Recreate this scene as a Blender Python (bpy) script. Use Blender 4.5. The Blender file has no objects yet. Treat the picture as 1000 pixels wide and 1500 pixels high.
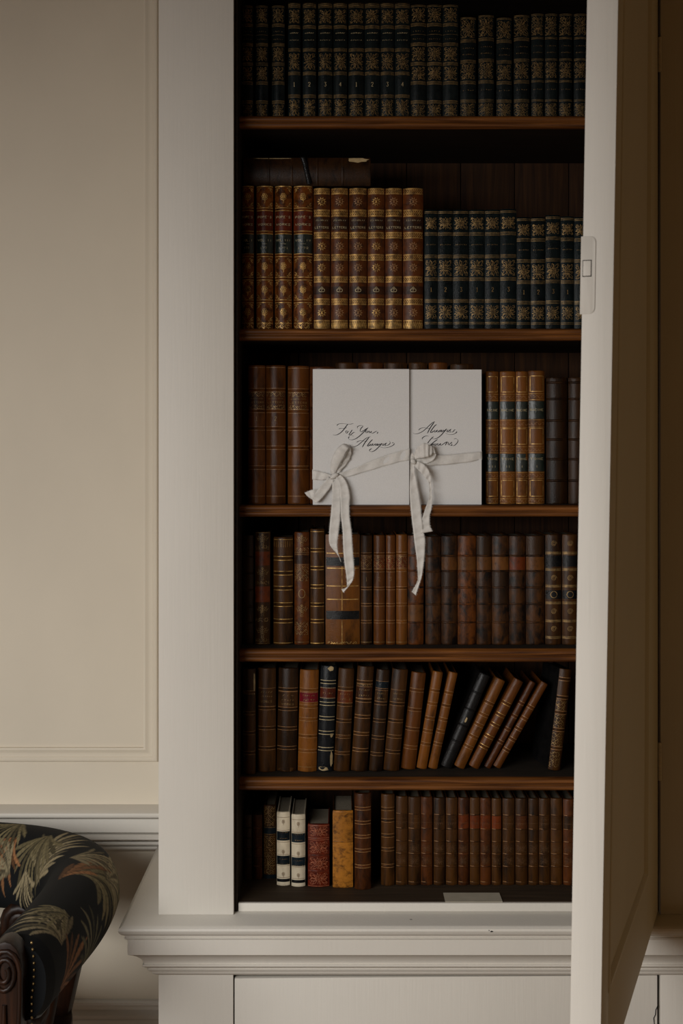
import bpy, bmesh, math, random
import numpy as np
from math import sin, cos, pi, radians, sqrt
from mathutils import Vector, Matrix

# ------------------------------------------------------------------ camera, light, exposure
SC = bpy.context.scene
F = 1950.0          # focal length in pixels of the 1000 x 1500 frame
D = 1.95            # camera to face of the bookcase, metres
ZC = 1.32           # camera height
HY = 667.0          # image row of the horizon
cam_data = bpy.data.cameras.new('camera')
cam = bpy.data.objects.new('camera', cam_data)
SC.collection.objects.link(cam)
cam.location = (0, -D, ZC)
cam.rotation_euler = (radians(90), 0, 0)
cam_data.sensor_fit = 'VERTICAL'
cam_data.sensor_height = 36.0
cam_data.sensor_width = 24.0
cam_data.lens = F / 1500 * 36.0
cam_data.shift_y = -(750 - HY) / 1500
cam_data.clip_start = 0.02
cam_data.dof.use_dof = True
cam_data.dof.focus_distance = 2.02
cam_data.dof.aperture_fstop = 13.0
SC.camera = cam

world = bpy.data.worlds.new('world')
SC.world = world
world.use_nodes = True
world.node_tree.nodes['Background'].inputs[0].default_value = (0.60, 0.66, 0.75, 1)
world.node_tree.nodes['Background'].inputs[1].default_value = 0.25

# daylight falling through the window in the wall behind the camera (window_1), from the sky, so tilted downwards
win = bpy.data.lights.new('window_daylight', 'AREA')
win.shape = 'RECTANGLE'
win.size = 1.65
win.size_y = 1.45
win.energy = 86.0
win.color = (1.0, 0.985, 0.96)
win_o = bpy.data.objects.new('window_daylight', win)
SC.collection.objects.link(win_o)
win_o.location = (-1.46, -2.35, 1.42)
win_dir = Vector((0.40, 1.0, -2.7))
win_o.rotation_euler = win_dir.to_track_quat('-Z', 'Y').to_euler()

SC.view_settings.view_transform = 'Standard'
SC.view_settings.look = 'None'
SC.view_settings.exposure = 0.0
SC.view_settings.gamma = 1.0
SC.view_settings.use_curve_mapping = False

# ------------------------------------------------------------------ helpers
COL = SC.collection
RNG = random.Random(7)

def S(Y): return (D + Y) / F
def WX(px, Y): return (px - 500) * S(Y)
def WZ(py, Y): return ZC - (py - HY) * S(Y)
def W3(px, py, Y): return (WX(px, Y), Y, WZ(py, Y))

class MB:
    """collects vertices and faces of ONE mesh"""
    def __init__(s): s.v = []; s.f = []
    def add(s, verts, faces):
        b = len(s.v); s.v += [tuple(p) for p in verts]
        s.f += [tuple(i + b for i in f) for f in faces]
    def box(s, x0, x1, y0, y1, z0, z1, nz=1):
        vs = []; fs = []
        for k in range(nz + 1):
            z = z0 + (z1 - z0) * k / nz
            vs += [(x0, y0, z), (x1, y0, z), (x1, y1, z), (x0, y1, z)]
        fs.append((3, 2, 1, 0)); t = 4 * nz; fs.append((t, t + 1, t + 2, t + 3))
        for k in range(nz):
            a = 4 * k
            for i in range(4):
                j = (i + 1) % 4
                fs.append((a + i, a + j, a + j + 4, a + i + 4))
        s.add(vs, fs)
    def loft(s, rings, cap=True, closed=True):
        """rings of equal length; skinned in order"""
        n = len(rings[0]); b = len(s.v)
        for r in rings: s.v += [tuple(p) for p in r]
        for k in range(len(rings) - 1):
            for i in range(n if closed else n - 1):
                j = (i + 1) % n
                s.f.append((b + k * n + i, b + k * n + j, b + (k + 1) * n + j, b + (k + 1) * n + i))
        if cap and closed:
            s.f.append(tuple(b + i for i in reversed(range(n))))
            s.f.append(tuple(b + (len(rings) - 1) * n + i for i in range(n)))
    def extrude_x(s, prof, x0, x1, nx=1):
        """closed (y, z) outline extruded along x"""
        s.loft([[(x0 + (x1 - x0) * k / nx, y, z) for y, z in prof] for k in range(nx + 1)])
    def lathe(s, prof, n=16, c=(0, 0, 0)):
        rings = []
        for r, z in prof:
            rings.append([(c[0] + r * cos(2 * pi * i / n), c[1] + r * sin(2 * pi * i / n), c[2] + z) for i in range(n)])
        s.loft(rings)
    def tube(s, pts, rad, n=10):
        pts = [Vector(p) for p in pts]
        rads = rad if isinstance(rad, (list, tuple)) else [rad] * len(pts)
        rings = []
        for i, p in enumerate(pts):
            t = (pts[min(i + 1, len(pts) - 1)] - pts[max(i - 1, 0)]).normalized()
            a = t.cross(Vector((0.13, 0.97, 0.2)));  a.normalize()
            b = t.cross(a)
            rings.append([p + (a * cos(2 * pi * k / n) + b * sin(2 * pi * k / n)) * rads[i] for k in range(n)])
        s.loft(rings)
    def build(s, name, mat, parent=None, smooth=0.7, bevel=0.0, solid=0.0):
        me = bpy.data.meshes.new(name)
        me.from_pydata(s.v, [], s.f)
        me.update()
        bm = bmesh.new(); bm.from_mesh(me)
        if not solid:
            bmesh.ops.recalc_face_normals(bm, faces=bm.faces)
        if bevel:
            es = [e for e in bm.edges if len(e.link_faces) == 2 and e.calc_face_angle(0) > 0.6]
            bmesh.ops.bevel(bm, geom=es, offset=bevel, segments=2, profile=0.6, affect='EDGES', clamp_overlap=True)
        bm.to_mesh(me); bm.free()
        if smooth:
            me.shade_smooth(); me.set_sharp_from_angle(angle=smooth)
        if mat: me.materials.append(mat)
        o = bpy.data.objects.new(name, me)
        COL.objects.link(o)
        if parent: o.parent = parent
        if solid:
            m = o.modifiers.new('thickness', 'SOLIDIFY'); m.thickness = solid; m.offset = 0
        return o

def tag(o, label=None, cat=None, group=None, kind=None):
    if label: o['label'] = label
    if cat: o['category'] = cat
    if group: o['group'] = group
    if kind: o['kind'] = kind
    return o

def thing(name, loc, label, cat, group=None, rot=(0, 0, 0)):
    o = bpy.data.objects.new(name, None)
    o.empty_display_size = 0.02
    COL.objects.link(o)
    o.location = loc; o.rotation_euler = rot
    return tag(o, label, cat, group)

def catmull(pts, n=6):
    """smooth a polyline of tuples of any dimension"""
    P = [np.array(p, float) for p in pts]
    if len(P) < 3: 
        return [tuple(P[0] + (P[-1] - P[0]) * k / n) for k in range(n + 1)]
    P = [2 * P[0] - P[1]] + P + [2 * P[-1] - P[-2]]
    out = []
    for i in range(1, len(P) - 2):
        a, b, c, d = P[i - 1:i + 3]
        for k in range(n):
            t = k / n
            out.append(tuple(0.5 * (2 * b + (c - a) * t + (2 * a - 5 * b + 4 * c - d) * t * t + (3 * b - a - 3 * c + d) * t ** 3)))
    out.append(tuple(P[-2]))
    return out

# ------------------------------------------------------------------ materials
def new_mat(name):
    m = bpy.data.materials.new(name); m.use_nodes = True
    nt = m.node_tree
    return m, nt, nt.nodes['Principled BSDF']

def N(nt, kind, **kw):
    n = nt.nodes.new(kind)
    for k, v in kw.items():
        if k in n.inputs.keys(): n.inputs[k].default_value = v
        else: setattr(n, k, v)
    return n

def coords(nt, scale=(1, 1, 1), which='Object'):
    tc = nt.nodes.new('ShaderNodeTexCoord'); mp = nt.nodes.new('ShaderNodeMapping')
    mp.inputs['Scale'].default_value = scale
    nt.links.new(tc.outputs[which], mp.inputs['Vector'])
    return mp.outputs['Vector']

def offset_by_object(nt, vec):
    """shift the pattern per object so that alike things do not repeat it"""
    oi = nt.nodes.new('ShaderNodeObjectInfo')
    mu = N(nt, 'ShaderNodeMath', operation='MULTIPLY'); mu.inputs[1].default_value = 37.0
    nt.links.new(oi.outputs['Random'], mu.inputs[0])
    ad = N(nt, 'ShaderNodeVectorMath', operation='ADD')
    nt.links.new(vec, ad.inputs[0]); nt.links.new(mu.outputs[0], ad.inputs[1])
    return ad.outputs[0], oi

def ramp(nt, fac, stops):
    r = nt.nodes.new('ShaderNodeValToRGB')
    el = r.color_ramp.elements
    while len(el) < len(stops): el.new(0.5)
    for e, (p, c) in zip(el, stops):
        e.position = p; e.color = (c[0], c[1], c[2], 1)
    nt.links.new(fac, r.inputs[0])
    return r.outputs[0]

def bump(nt, bsdf, height, strength, dist=0.001):
    b = N(nt, 'ShaderNodeBump'); b.inputs['Strength'].default_value = strength; b.inputs['Distance'].default_value = dist
    nt.links.new(height, b.inputs['Height']); nt.links.new(b.outputs[0], bsdf.inputs['Normal'])

def mat_paint(name, c, rough=0.5, streak=(240, 240, 9)):
    m, nt, b = new_mat(name)
    v = coords(nt, streak)
    n1 = N(nt, 'ShaderNodeTexNoise', Scale=1.0, Detail=4.0); nt.links.new(v, n1.inputs['Vector'])
    v2 = coords(nt, (7, 7, 5))
    n2 = N(nt, 'ShaderNodeTexNoise', Scale=1.0, Detail=5.0); nt.links.new(v2, n2.inputs['Vector'])
    col = ramp(nt, n2.outputs['Fac'], [(0.25, tuple(x * 0.955 for x in c)), (0.75, tuple(min(1, x * 1.02) for x in c))])
    nt.links.new(col, b.inputs['Base Color'])
    b.inputs['Roughness'].default_value = rough
    b.inputs['Specular IOR Level'].default_value = 0.35
    bump(nt, b, n1.outputs['Fac'], 0.22, 0.0012)
    return m

def mat_wood(name, dark, light, rough=0.42, scale=(7, 160, 160)):
    m, nt, b = new_mat(name)
    v = coords(nt, scale)
    v, oi = offset_by_object(nt, v)
    n1 = N(nt, 'ShaderNodeTexNoise', Scale=1.0, Detail=6.0, Distortion=0.7); nt.links.new(v, n1.inputs['Vector'])
    col = ramp(nt, n1.outputs['Fac'], [(0.3, dark), (0.55, tuple((a + b2) / 2 for a, b2 in zip(dark, light))), (0.72, light)])
    nt.links.new(col, b.inputs['Base Color'])
    b.inputs['Roughness'].default_value = rough
    b.inputs['Specular IOR Level'].default_value = 0.25
    bump(nt, b, n1.outputs['Fac'], 0.25, 0.0008)
    return m

def mat_leather(name, c, dark=None, mottle=0.5, rough=0.5, scale=60, streak=1.0, spec=0.20):
    """c: leather colour; dark: colour of its stains; mottle: how much is stained"""
    m, nt, b = new_mat(name)
    dark = dark or tuple(x * 0.35 for x in c)
    v = coords(nt, (scale, scale, scale / streak))
    v, oi = offset_by_object(nt, v)
    n1 = N(nt, 'ShaderNodeTexNoise', Scale=1.0, Detail=7.0, Roughness=0.65, Distortion=0.4); nt.links.new(v, n1.inputs['Vector'])
    lo = 0.5 - 0.28 + mottle * 0.16
    col = ramp(nt, n1.outputs['Fac'], [(lo, dark), (lo + 0.22, c), (0.86, tuple(min(1, x * 1.35) for x in c))])
    # each volume faded a little differently
    hv = nt.nodes.new('ShaderNodeHueSaturation')
    mr = N(nt, 'ShaderNodeMapRange'); mr.inputs['To Min'].default_value = 0.78; mr.inputs['To Max'].default_value = 1.2
    nt.links.new(oi.outputs['Random'], mr.inputs['Value']); nt.links.new(mr.outputs[0], hv.inputs['Value'])
    nt.links.new(col, hv.inputs['Color']); nt.links.new(hv.outputs[0], b.inputs['Base Color'])
    n2 = N(nt, 'ShaderNodeTexNoise', Scale=900.0, Detail=3.0)
    tc = nt.nodes.new('ShaderNodeTexCoord'); nt.links.new(tc.outputs['Object'], n2.inputs['Vector'])
    ad = N(nt, 'ShaderNodeMath', operation='ADD'); nt.links.new(n1.outputs['Fac'], ad.inputs[0]); nt.links.new(n2.outputs['Fac'], ad.inputs[1])
    bump(nt, b, ad.outputs[0], 0.5, 0.0007)
    b.inputs['Roughness'].default_value = rough * .62
    b.inputs['Specular IOR Level'].default_value = spec
    return m

def mat_plain(name, c, rough=0.6, metal=0.0, nscale=200, amp=0.12, spec=0.4, bmp=0.1):
    m, nt, b = new_mat(name)
    v = coords(nt, (nscale,) * 3)
    v, oi = offset_by_object(nt, v)
    n1 = N(nt, 'ShaderNodeTexNoise', Scale=1.0, Detail=4.0); nt.links.new(v, n1.inputs['Vector'])
    col = ramp(nt, n1.outputs['Fac'], [(0.3, tuple(x * (1 - amp) for x in c)), (0.7, tuple(min(1, x * (1 + amp)) for x in c))])
    nt.links.new(col, b.inputs['Base Color'])
    b.inputs['Roughness'].default_value = rough; b.inputs['Metallic'].default_value = metal
    b.inputs['Specular IOR Level'].default_value = spec
    if bmp: bump(nt, b, n1.outputs['Fac'], bmp, 0.0006)
    return m

PAINT = mat_paint('off_white_oil_paint', (0.665, 0.628, 0.562))
WALLP = mat_paint('off_white_wall_paint', (0.66, 0.590, 0.475), 0.6, (60, 60, 60))
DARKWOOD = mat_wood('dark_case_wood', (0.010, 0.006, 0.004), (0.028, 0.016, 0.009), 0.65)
SHELFWOOD = mat_wood('mahogany_shelf_wood', (0.045, 0.013, 0.0028), (0.225, 0.080, 0.0165), 0.42)
FLOORBOARD = mat_wood('brown_case_floor', (0.024, 0.015, 0.008), (0.062, 0.040, 0.022), 0.7)
DUSTY = mat_wood('dusty_shelf_wood', (0.016, 0.012, 0.008), (0.040, 0.030, 0.021), 0.7)
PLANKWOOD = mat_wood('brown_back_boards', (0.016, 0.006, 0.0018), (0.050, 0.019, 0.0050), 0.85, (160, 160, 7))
CHAIRWOOD = mat_wood('dark_polished_chair_wood', (0.006, 0.003, 0.002), (0.034, 0.012, 0.005), 0.42, (90, 90, 12))
BROWNWALL = mat_plain('ochre_brown_wall', (0.20, 0.105, 0.034), 0.8, nscale=8)
WARMWALL = mat_plain('amber_wall', (0.42, 0.265, 0.085), 0.8, nscale=8)
CEILP = mat_plain('dull_ceiling', (0.26, 0.17, 0.075), 0.9, nscale=8)
FLOORWOOD = mat_wood('oak_floor', (0.07, 0.042, 0.022), (0.16, 0.10, 0.055), 0.4, (60, 4, 60))
GAPBLACK = mat_plain('dark_gap', (0.008, 0.007, 0.006), 0.9)
IRON = mat_plain('painted_iron', (0.60, 0.55, 0.48), 0.45, bmp=0.3)
PAPER = mat_plain('cotton_paper', (0.72, 0.705, 0.685), 0.85, nscale=900, amp=0.05, bmp=0.35, spec=0.2)
OLDPAPER = mat_plain('old_card', (0.42, 0.38, 0.30), 0.8, nscale=60, amp=0.06)
PAGES = mat_plain('aged_page_block', (0.20, 0.165, 0.115), 0.9, nscale=500, amp=0.25, bmp=0.3)
INK = mat_plain('black_ink', (0.008, 0.008, 0.010), 0.6, bmp=0)
SILK = mat_plain('raw_silk', (0.68, 0.65, 0.605), 0.62, nscale=260, amp=0.05, bmp=0.6)
GOLD = mat_plain('worn_gilt', (0.44, 0.255, 0.072), 0.38, 0.45, nscale=170, amp=0.7, bmp=0)
DULLGOLD = mat_plain('dull_gilt', (0.235, 0.145, 0.052), 0.42, 0.4, nscale=190, amp=0.65, bmp=0)
PALEGOLD = mat_plain('pale_gilt_lettering', (0.45, 0.36, 0.20), 0.5, 0.2, nscale=420, amp=0.3, bmp=0)
BLINDTOOL = mat_plain('tooled_line_and_glint', (0.30, 0.15, 0.055), 0.4, 0.1, nscale=420, amp=0.4, bmp=0)
BROWNTOOL = mat_plain('brown_ornament', (0.20, 0.13, 0.07), 0.6, 0.0, nscale=420, amp=0.3, bmp=0)
FAINT = mat_plain('faint_tooling', (0.095, 0.045, 0.016), 0.45, 0.1, nscale=300, amp=0.5, bmp=0)
RUSTTOOL = mat_plain('reddish_tooling', (0.26, 0.075, 0.032), 0.45, 0.1, nscale=300, amp=0.5, bmp=0)
BRASS = mat_plain('brass_nail', (0.45, 0.32, 0.14), 0.3, 0.9, bmp=0)

L = {}
L['greenblack'] = mat_leather('blue_black_leather', (0.0063, 0.00966, 0.01008), (0.00225, 0.003375, 0.00375), 0.4, 0.36, spec=0.13)
L['navy'] = mat_leather('green_black_leather', (0.00462, 0.0084, 0.00882), (0.0015, 0.002625, 0.00315), 0.4, 0.30, spec=0.10)
L['calf'] = mat_leather('tree_calf', (0.149, 0.0407, 0.005718), (0.02063, 0.0075, 0.003), 0.7, 0.38, 120)
L['browncalf'] = mat_leather('brown_calf', (0.09242, 0.02403, 0.003932), (0.0225, 0.00825, 0.003375), 0.5, 0.42, 90)
L['tan'] = mat_leather('tan_calf', (0.1425, 0.04791, 0.007031), (0.0375, 0.0135, 0.00375), 0.35, 0.42, 60, 3)
L['chestnut'] = mat_leather('chestnut_calf', (0.1024, 0.03168, 0.005208), (0.024, 0.00825, 0.002625), 0.35, 0.40, 50, 3)
L['umber'] = mat_leather('umber_leather', (0.05342, 0.01971, 0.00375), (0.0075, 0.00375, 0.001875), 0.6, 0.5, 70, 5)
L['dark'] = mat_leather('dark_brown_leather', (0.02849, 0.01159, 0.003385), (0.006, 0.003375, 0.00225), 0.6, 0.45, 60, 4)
L['worn'] = mat_leather('worn_patchy_calf', (0.1252, 0.03567, 0.005718), (0.0105, 0.005625, 0.00375), 0.95, 0.5, 75, 1.6)
L['worndark'] = mat_leather('worn_dark_calf', (0.06233, 0.02241, 0.004948), (0.00675, 0.004125, 0.003), 1.05, 0.5, 75, 1.6)
L['oldbrown'] = mat_leather('old_rough_calf', (0.03205, 0.01275, 0.003541), (0.00825, 0.00375, 0.00225), 0.6, 0.6, 50, 0.5)
L['redbrown'] = mat_leather('red_brown_leather', (0.06945, 0.01971, 0.004166), (0.0135, 0.00525, 0.002625), 0.55, 0.45, 80, 2)
L['black'] = mat_leather('black_leather', (0.008333, 0.007661, 0.007426), (0.002625, 0.002625, 0.003), 0.4, 0.38, 60)
L['blueblack'] = mat_leather('dark_blue_leather', (0.008333, 0.009576, 0.01136), (0.002625, 0.003, 0.00375), 0.4, 0.38, 60)
L['red'] = mat_leather('dark_red_morocco', (0.09349, 0.01236, 0.004427), (0.0225, 0.00375, 0.003), 0.6, 0.42, 110)
L['ochre'] = mat_leather('ochre_stained_boards', (0.31, 0.118, 0.014), (0.05, 0.018, 0.004), 0.55, 0.6, 90, 0.7)
L['vellum'] = mat_leather('cream_vellum', (0.52, 0.445, 0.325), (0.33, 0.265, 0.175), 0.25, 0.45, 60, 2)
L['label_red'] = mat_leather('red_label', (0.0894, 0.01357, 0.003932), (0.0225, 0.006, 0.004125), 0.5, 0.4, 90)
L['label_crimson'] = mat_leather('crimson_label', (0.1428, 0.00588, 0.01092), (0.0675, 0.00375, 0.006), 0.3, 0.4, 90)
L['label_green'] = mat_leather('dark_green_label', (0.009374, 0.01532, 0.01136), (0.002625, 0.0045, 0.004125), 0.4, 0.3, 90, spec=0.6)
L['label_black'] = mat_leather('black_label', (0.007291, 0.007182, 0.007426), (0.00225, 0.00225, 0.003), 0.4, 0.38, 90)
L['label_blue'] = mat_leather('dark_blue_label', (0.005208, 0.01053, 0.01485), (0.001875, 0.00375, 0.006375), 0.4, 0.38, 90)
L['label_brown'] = mat_leather('dark_brown_label', (0.03578, 0.01163, 0.003575), (0.00825, 0.0045, 0.00375), 0.5, 0.42, 90)
L['label_tan'] = mat_leather('tan_label', (0.105, 0.038, 0.0075), (0.03, 0.011, 0.003), 0.35, 0.45, 80)
L['label_rust'] = mat_leather('rust_label', (0.1311, 0.02519, 0.00429), (0.03375, 0.0105, 0.0045), 0.45, 0.45, 80)
L['bare'] = mat_leather('bare_binding_board', (0.42, 0.31, 0.16), (0.20, 0.13, 0.06), 0.4, 0.8, 90)
# ------------------------------------------------------------------ the room
WALLY = 0.366
XL, XR, YF, ZTOP = -2.45, 1.75, -2.75, 2.75
BX0, BX1 = WX(232, 0), WX(1077, 0)          # bookcase, left and right outside edges
OX0, OX1 = WX(342, 0), WX(967, 0)           # its opening
LEDGE = WZ(1340, 0)                         # top of the ledge
CASEFLOOR = ZC - 0.660

def slab(name, x0, x1, y0, y1, z0, z1, mat):
    m = MB(); m.box(x0, x1, y0, y1, z0, z1)
    return tag(m.build(name, mat), kind='structure')

slab('floor', XL - .1, XR + .1, YF - .1, WALLY + .1, -0.06, 0.0, FLOORWOOD)
slab('ceiling', XL - .1, XR + .1, YF - .1, WALLY + .1, ZTOP, ZTOP + .06, CEILP)
slab('wall_back', XL - .1, XR + .1, WALLY, WALLY + .1, 0, ZTOP, WALLP)
slab('wall_right', XR, XR + .1, YF, WALLY, 0, ZTOP, WARMWALL)
slab('wall_left', XL - .1, XL, YF, WALLY, 0, ZTOP, BROWNWALL)
# wall behind the camera with the window opening the daylight comes through
WX0, WX1, WZ0, WZ1 = -2.34, -0.58, 0.66, 2.30
m = MB()
m.box(XL - .1, WX0, YF - .1, YF, 0, ZTOP); m.box(WX1, XR + .1, YF - .1, YF, 0, ZTOP)
m.box(WX0, WX1, YF - .1, YF, 0, WZ0); m.box(WX0, WX1, YF - .1, YF, WZ1, ZTOP)
tag(m.build('wall_front', BROWNWALL), kind='structure')
m = MB()
for x in (WX0, WX1 - .05): m.box(x, x + .05, YF - .09, YF + .015, WZ0, WZ1)
m.box(WX0 - .03, WX1 + .03, YF - .09, YF + .03, WZ0 - .04, WZ0)
m.box(WX0, WX1, YF - .09, YF + .015, WZ1 - .05, WZ1)
tag(m.build('window_1', PAINT), kind='structure')

# panel moulding on the wall: a mitred frame
def frame_moulding(name, x0, x1, z0, z1, prof, mat):
    """prof: (distance in from the outer edge, proud of the wall)"""
    m = MB()
    rings = []
    for d, p in prof:
        rings.append([(x0 + d, WALLY - p, z0 + d), (x1 - d, WALLY - p, z0 + d), (x1 - d, WALLY - p, z1 - d), (x0 + d, WALLY - p, z1 - d)])
    m.loft(rings, cap=False)
    return tag(m.build(name, mat, smooth=0.5), kind='structure')
mould = [(d_, p_ * .6) for d_, p_ in [(0, 0), (0, .006), (.002, .0085), (.005, .009), (.0075, .007), (.009, .004), (.0125, .0035), (.016, .005), (.019, .0085), (.0215, .0095), (.024, .008), (.0245, .0)]]
frame_moulding('trim_1', -1.62, WX(231, WALLY), WZ(1115, WALLY), 2.62, mould, WALLP)
frame_moulding('trim_2', BX1 + .06, 1.65, WZ(1115, WALLY), 2.62, mould, WALLP)

def wall_run(name, prof, x0, x1, mat):
    m = MB(); m.extrude_x([(WALLY - p, z) for p, z in prof], x0, x1)
    return tag(m.build(name, mat, smooth=0.5), kind='structure')
rail = [(-.01, .713), (.047, .7128), (.053, .711), (.055, .708), (.054, .7045), (.048, .7025), (.040, .7015), (.030, .7012), (.030, .6975), (.034, .6965), (.034, .6735),
        (.022, .6725), (.022, .6695), (.030, .6685), (.034, .665), (.034, .661), (.028, .6575), (.016, .6570), (.016, .6545), (.0225, .6535), (.0235, .651), (.022, .648), (.011, .6475), (.011, .6445), (.015, .6435), (.0155, .640), (.012, .6365), (.003, .6355), (.0, .633), (-.01, .633)]
wall_run('trim_3', rail, XL, BX0, PAINT)
wall_run('trim_4', rail, BX1, XR, PAINT)
base = [(-.01, .374), (.008, .374), (.011, .372), (.0115, .368), (.009, .364), (.009, .359), (.014, .356), (.018, .352), (.018, .347), (.021, .345), (.022, .012), (.022, .0005), (-.01, .0005)]
wall_run('baseboard_left', base, XL, BX0, PAINT)
wall_run('baseboard_right', base, BX1, XR, PAINT)

# ------------------------------------------------------------------ the bookcase
CASE = thing('bookcase', ((BX0 + BX1) / 2, 0.18, 0), 'tall off-white painted bookcase with dark wood shelves and an open door', 'bookcase')
CINV = Matrix.Translation((-CASE.location[0], -CASE.location[1], 0))
def cpart(mb, name, mat, parent=None, **kw):
    o = mb.build(name, mat, None, **kw)
    if parent is None:
        o.parent = CASE; o.matrix_parent_inverse = CINV
    else:
        o.parent = parent
    return o

CTOP = 2.42
def stile_mesh(x0, x1):
    m = MB(); m.box(x0, x1, 0.0, 0.012, LEDGE, CTOP); return m
cpart(stile_mesh(BX0, OX0), 'stile', PAINT, bevel=.0012)
cpart(stile_mesh(OX1, BX1), 'stile', PAINT, bevel=.0012)
m = MB(); m.box(OX0, OX1, 0.0, 0.012, 2.10, CTOP); cpart(m, 'frieze_board', PAINT, bevel=.001)
m = MB()
crown = [(0, CTOP), (.02, CTOP + .01), (.03, CTOP + .03), (.055, CTOP + .05), (.06, CTOP + .07), (0, CTOP + .07)]
for o_, z in crown: pass
rings = [[(BX0 - o_, WALLY, z), (BX0 - o_, -o_, z), (BX1 + o_, -o_, z), (BX1 + o_, WALLY, z)] for o_, z in crown]
m.loft(rings); cpart(m, 'crown_moulding', PAINT)
for x0, x1 in ((BX0, BX0 + .018), (BX1 - .018, BX1)):
    m = MB(); m.box(x0, x1, .012, WALLY, LEDGE, CTOP); cpart(m, 'side_panel', PAINT)
IX0, IX1 = OX0 + .0045, OX1 - .002
for x0, x1 in ((IX0 - .018, IX0), (IX1, IX1 + .018)):
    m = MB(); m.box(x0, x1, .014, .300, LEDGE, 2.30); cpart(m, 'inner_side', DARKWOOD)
NPL = 7
for k in range(NPL):
    a = IX0 - .01 + (IX1 - IX0 + .02) * k / NPL; b = IX0 - .01 + (IX1 - IX0 + .02) * (k + 1) / NPL
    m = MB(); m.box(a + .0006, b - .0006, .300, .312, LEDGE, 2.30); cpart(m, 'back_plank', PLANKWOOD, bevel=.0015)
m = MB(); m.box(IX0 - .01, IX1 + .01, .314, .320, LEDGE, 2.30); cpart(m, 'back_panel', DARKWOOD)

# shelves with a twin-bead front edge
SHF = 0.055
def edging_profile(zt, th):
    p = [(SHF + .010, zt), (SHF + .004, zt)]
    r = th / 4
    for c in (zt - r - .0006, zt - 3 * r):
        for k in range(7):
            a = radians(80 - 160 * k / 6)
            p.append((SHF + r * .55 - cos(a) * r * .75, c + sin(a) * r * .86))
    p += [(SHF + .004, zt - th), (SHF + .010, zt - th)]
    return p
SHELVES = {}
for row, (yt, yb) in {0: (-30, -12), 1: (169, 187), 2: (481, 498.5), 3: (740, 757), 4: (951, 970), 5: (1140, 1158.5)}.items():
    if row == 0:
        zt = WZ(-48, SHF); th = .0185
    else:
        zt = WZ(yt, SHF); th = WZ(yt, SHF) - WZ(yb, SHF)
    SHELVES[row] = zt
    m = MB(); m.box(IX0, IX1, SHF + .010, .300, zt - th, zt)
    shelf = cpart(m, 'shelf', DUSTY if row > 2 else DARKWOOD, smooth=0)
    m = MB(); m.extrude_x(edging_profile(zt, th), IX0, IX1)
    m.build('shelf_edging', SHELFWOOD, shelf, smooth=0.9)
m = MB(); m.box(IX0, IX1, .020, .300, LEDGE + .0005, CASEFLOOR); cpart(m, 'case_floor', FLOORBOARD)
m = MB(); m.box(OX0 + .006, OX1 - .001, .013, .0195, LEDGE + .0002, CASEFLOOR - .0003, nz=1); cpart(m, 'floor_lip', PAINT, bevel=.0012)
m = MB(); m.box(IX0, IX1, .020, .300, 2.10, 2.115); cpart(m, 'top_board', DARKWOOD)

# ledge and its mouldings, mitred round the case: (overhang, height)
def LZ(py, o): return ZC - (py - HY) * S(-o)
led = [(.047, LZ(1359, .05)), (.050, LZ(1361, .05)), (.051, LZ(1364, .05)), (.0495, LZ(1368, .05)), (.046, LZ(1370, .046)),
       (.0425, LZ(1370.6, .0425)), (.0415, LZ(1373, .041)), (.043, LZ(1374.2, .043)), (.0425, LZ(1375.6, .042)), (.039, LZ(1376.4, .039)),
       (.039, LZ(1399, .039)), (.033, LZ(1399.5, .033)), (.027, LZ(1401.5, .027)), (.0215, LZ(1405.5, .022)), (.0185, LZ(1411, .018)),
       (.0185, LZ(1412, .018)), (.0205, LZ(1413, .02)), (.0205, LZ(1415.5, .02)), (.017, LZ(1417.5, .017)), (.0125, LZ(1418, .0125)), (.0145, LZ(1420, .014)), (.0125, LZ(1422.5, .0125)),
       (.009, LZ(1423, .009)), (.0075, LZ(1426, .007)), (.002, LZ(1428, .002))]
rings = [[(BX0 + .03, WALLY, LEDGE), (BX0 + .03, .03, LEDGE), (BX1 - .03, .03, LEDGE), (BX1 - .03, WALLY, LEDGE)]]
rings[0] = [(BX0 - .044, WALLY, LEDGE), (BX0 - .044, -.044, LEDGE), (BX1 + .044, -.044, LEDGE), (BX1 + .044, WALLY, LEDGE)]
for o_, z in led:
    rings.append([(BX0 - o_, WALLY, z), (BX0 - o_, -o_, z), (BX1 + o_, -o_, z), (BX1 + o_, WALLY, z)])
m = MB(); m.loft(rings); cpart(m, 'ledge_moulding', PAINT, smooth=0.45)
# small chips where the paint has flaked off the ledge nose
for px, py, r in ((720, 1364.5, .0022), (716, 1363, .001), (602, 1351, .0016)):
    yy = -.0508 if py > 1355 else -.02
    m = MB()
    c = Vector((WX(px, yy), yy, WZ(py, yy) if py > 1355 else LEDGE + .0001))
    pts = []
    for k in range(7):
        a = 2 * pi * k / 7; rr = r * RNG.uniform(.6, 1.1)
        pts.append((c.x + cos(a) * rr * 1.4, sin(a) * rr * .6))
    if py > 1355:
        m.loft([[(x, yy - .0003, c.z + q) for x, q in pts], [(x, yy + .002, c.z + q) for x, q in pts]])
    else:
        m.loft([[(x, yy + q, LEDGE + .0003) for x, q in pts], [(x, yy + q, LEDGE - .002) for x, q in pts]])
    cpart(m, 'paint_chip', GAPBLACK)

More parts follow.
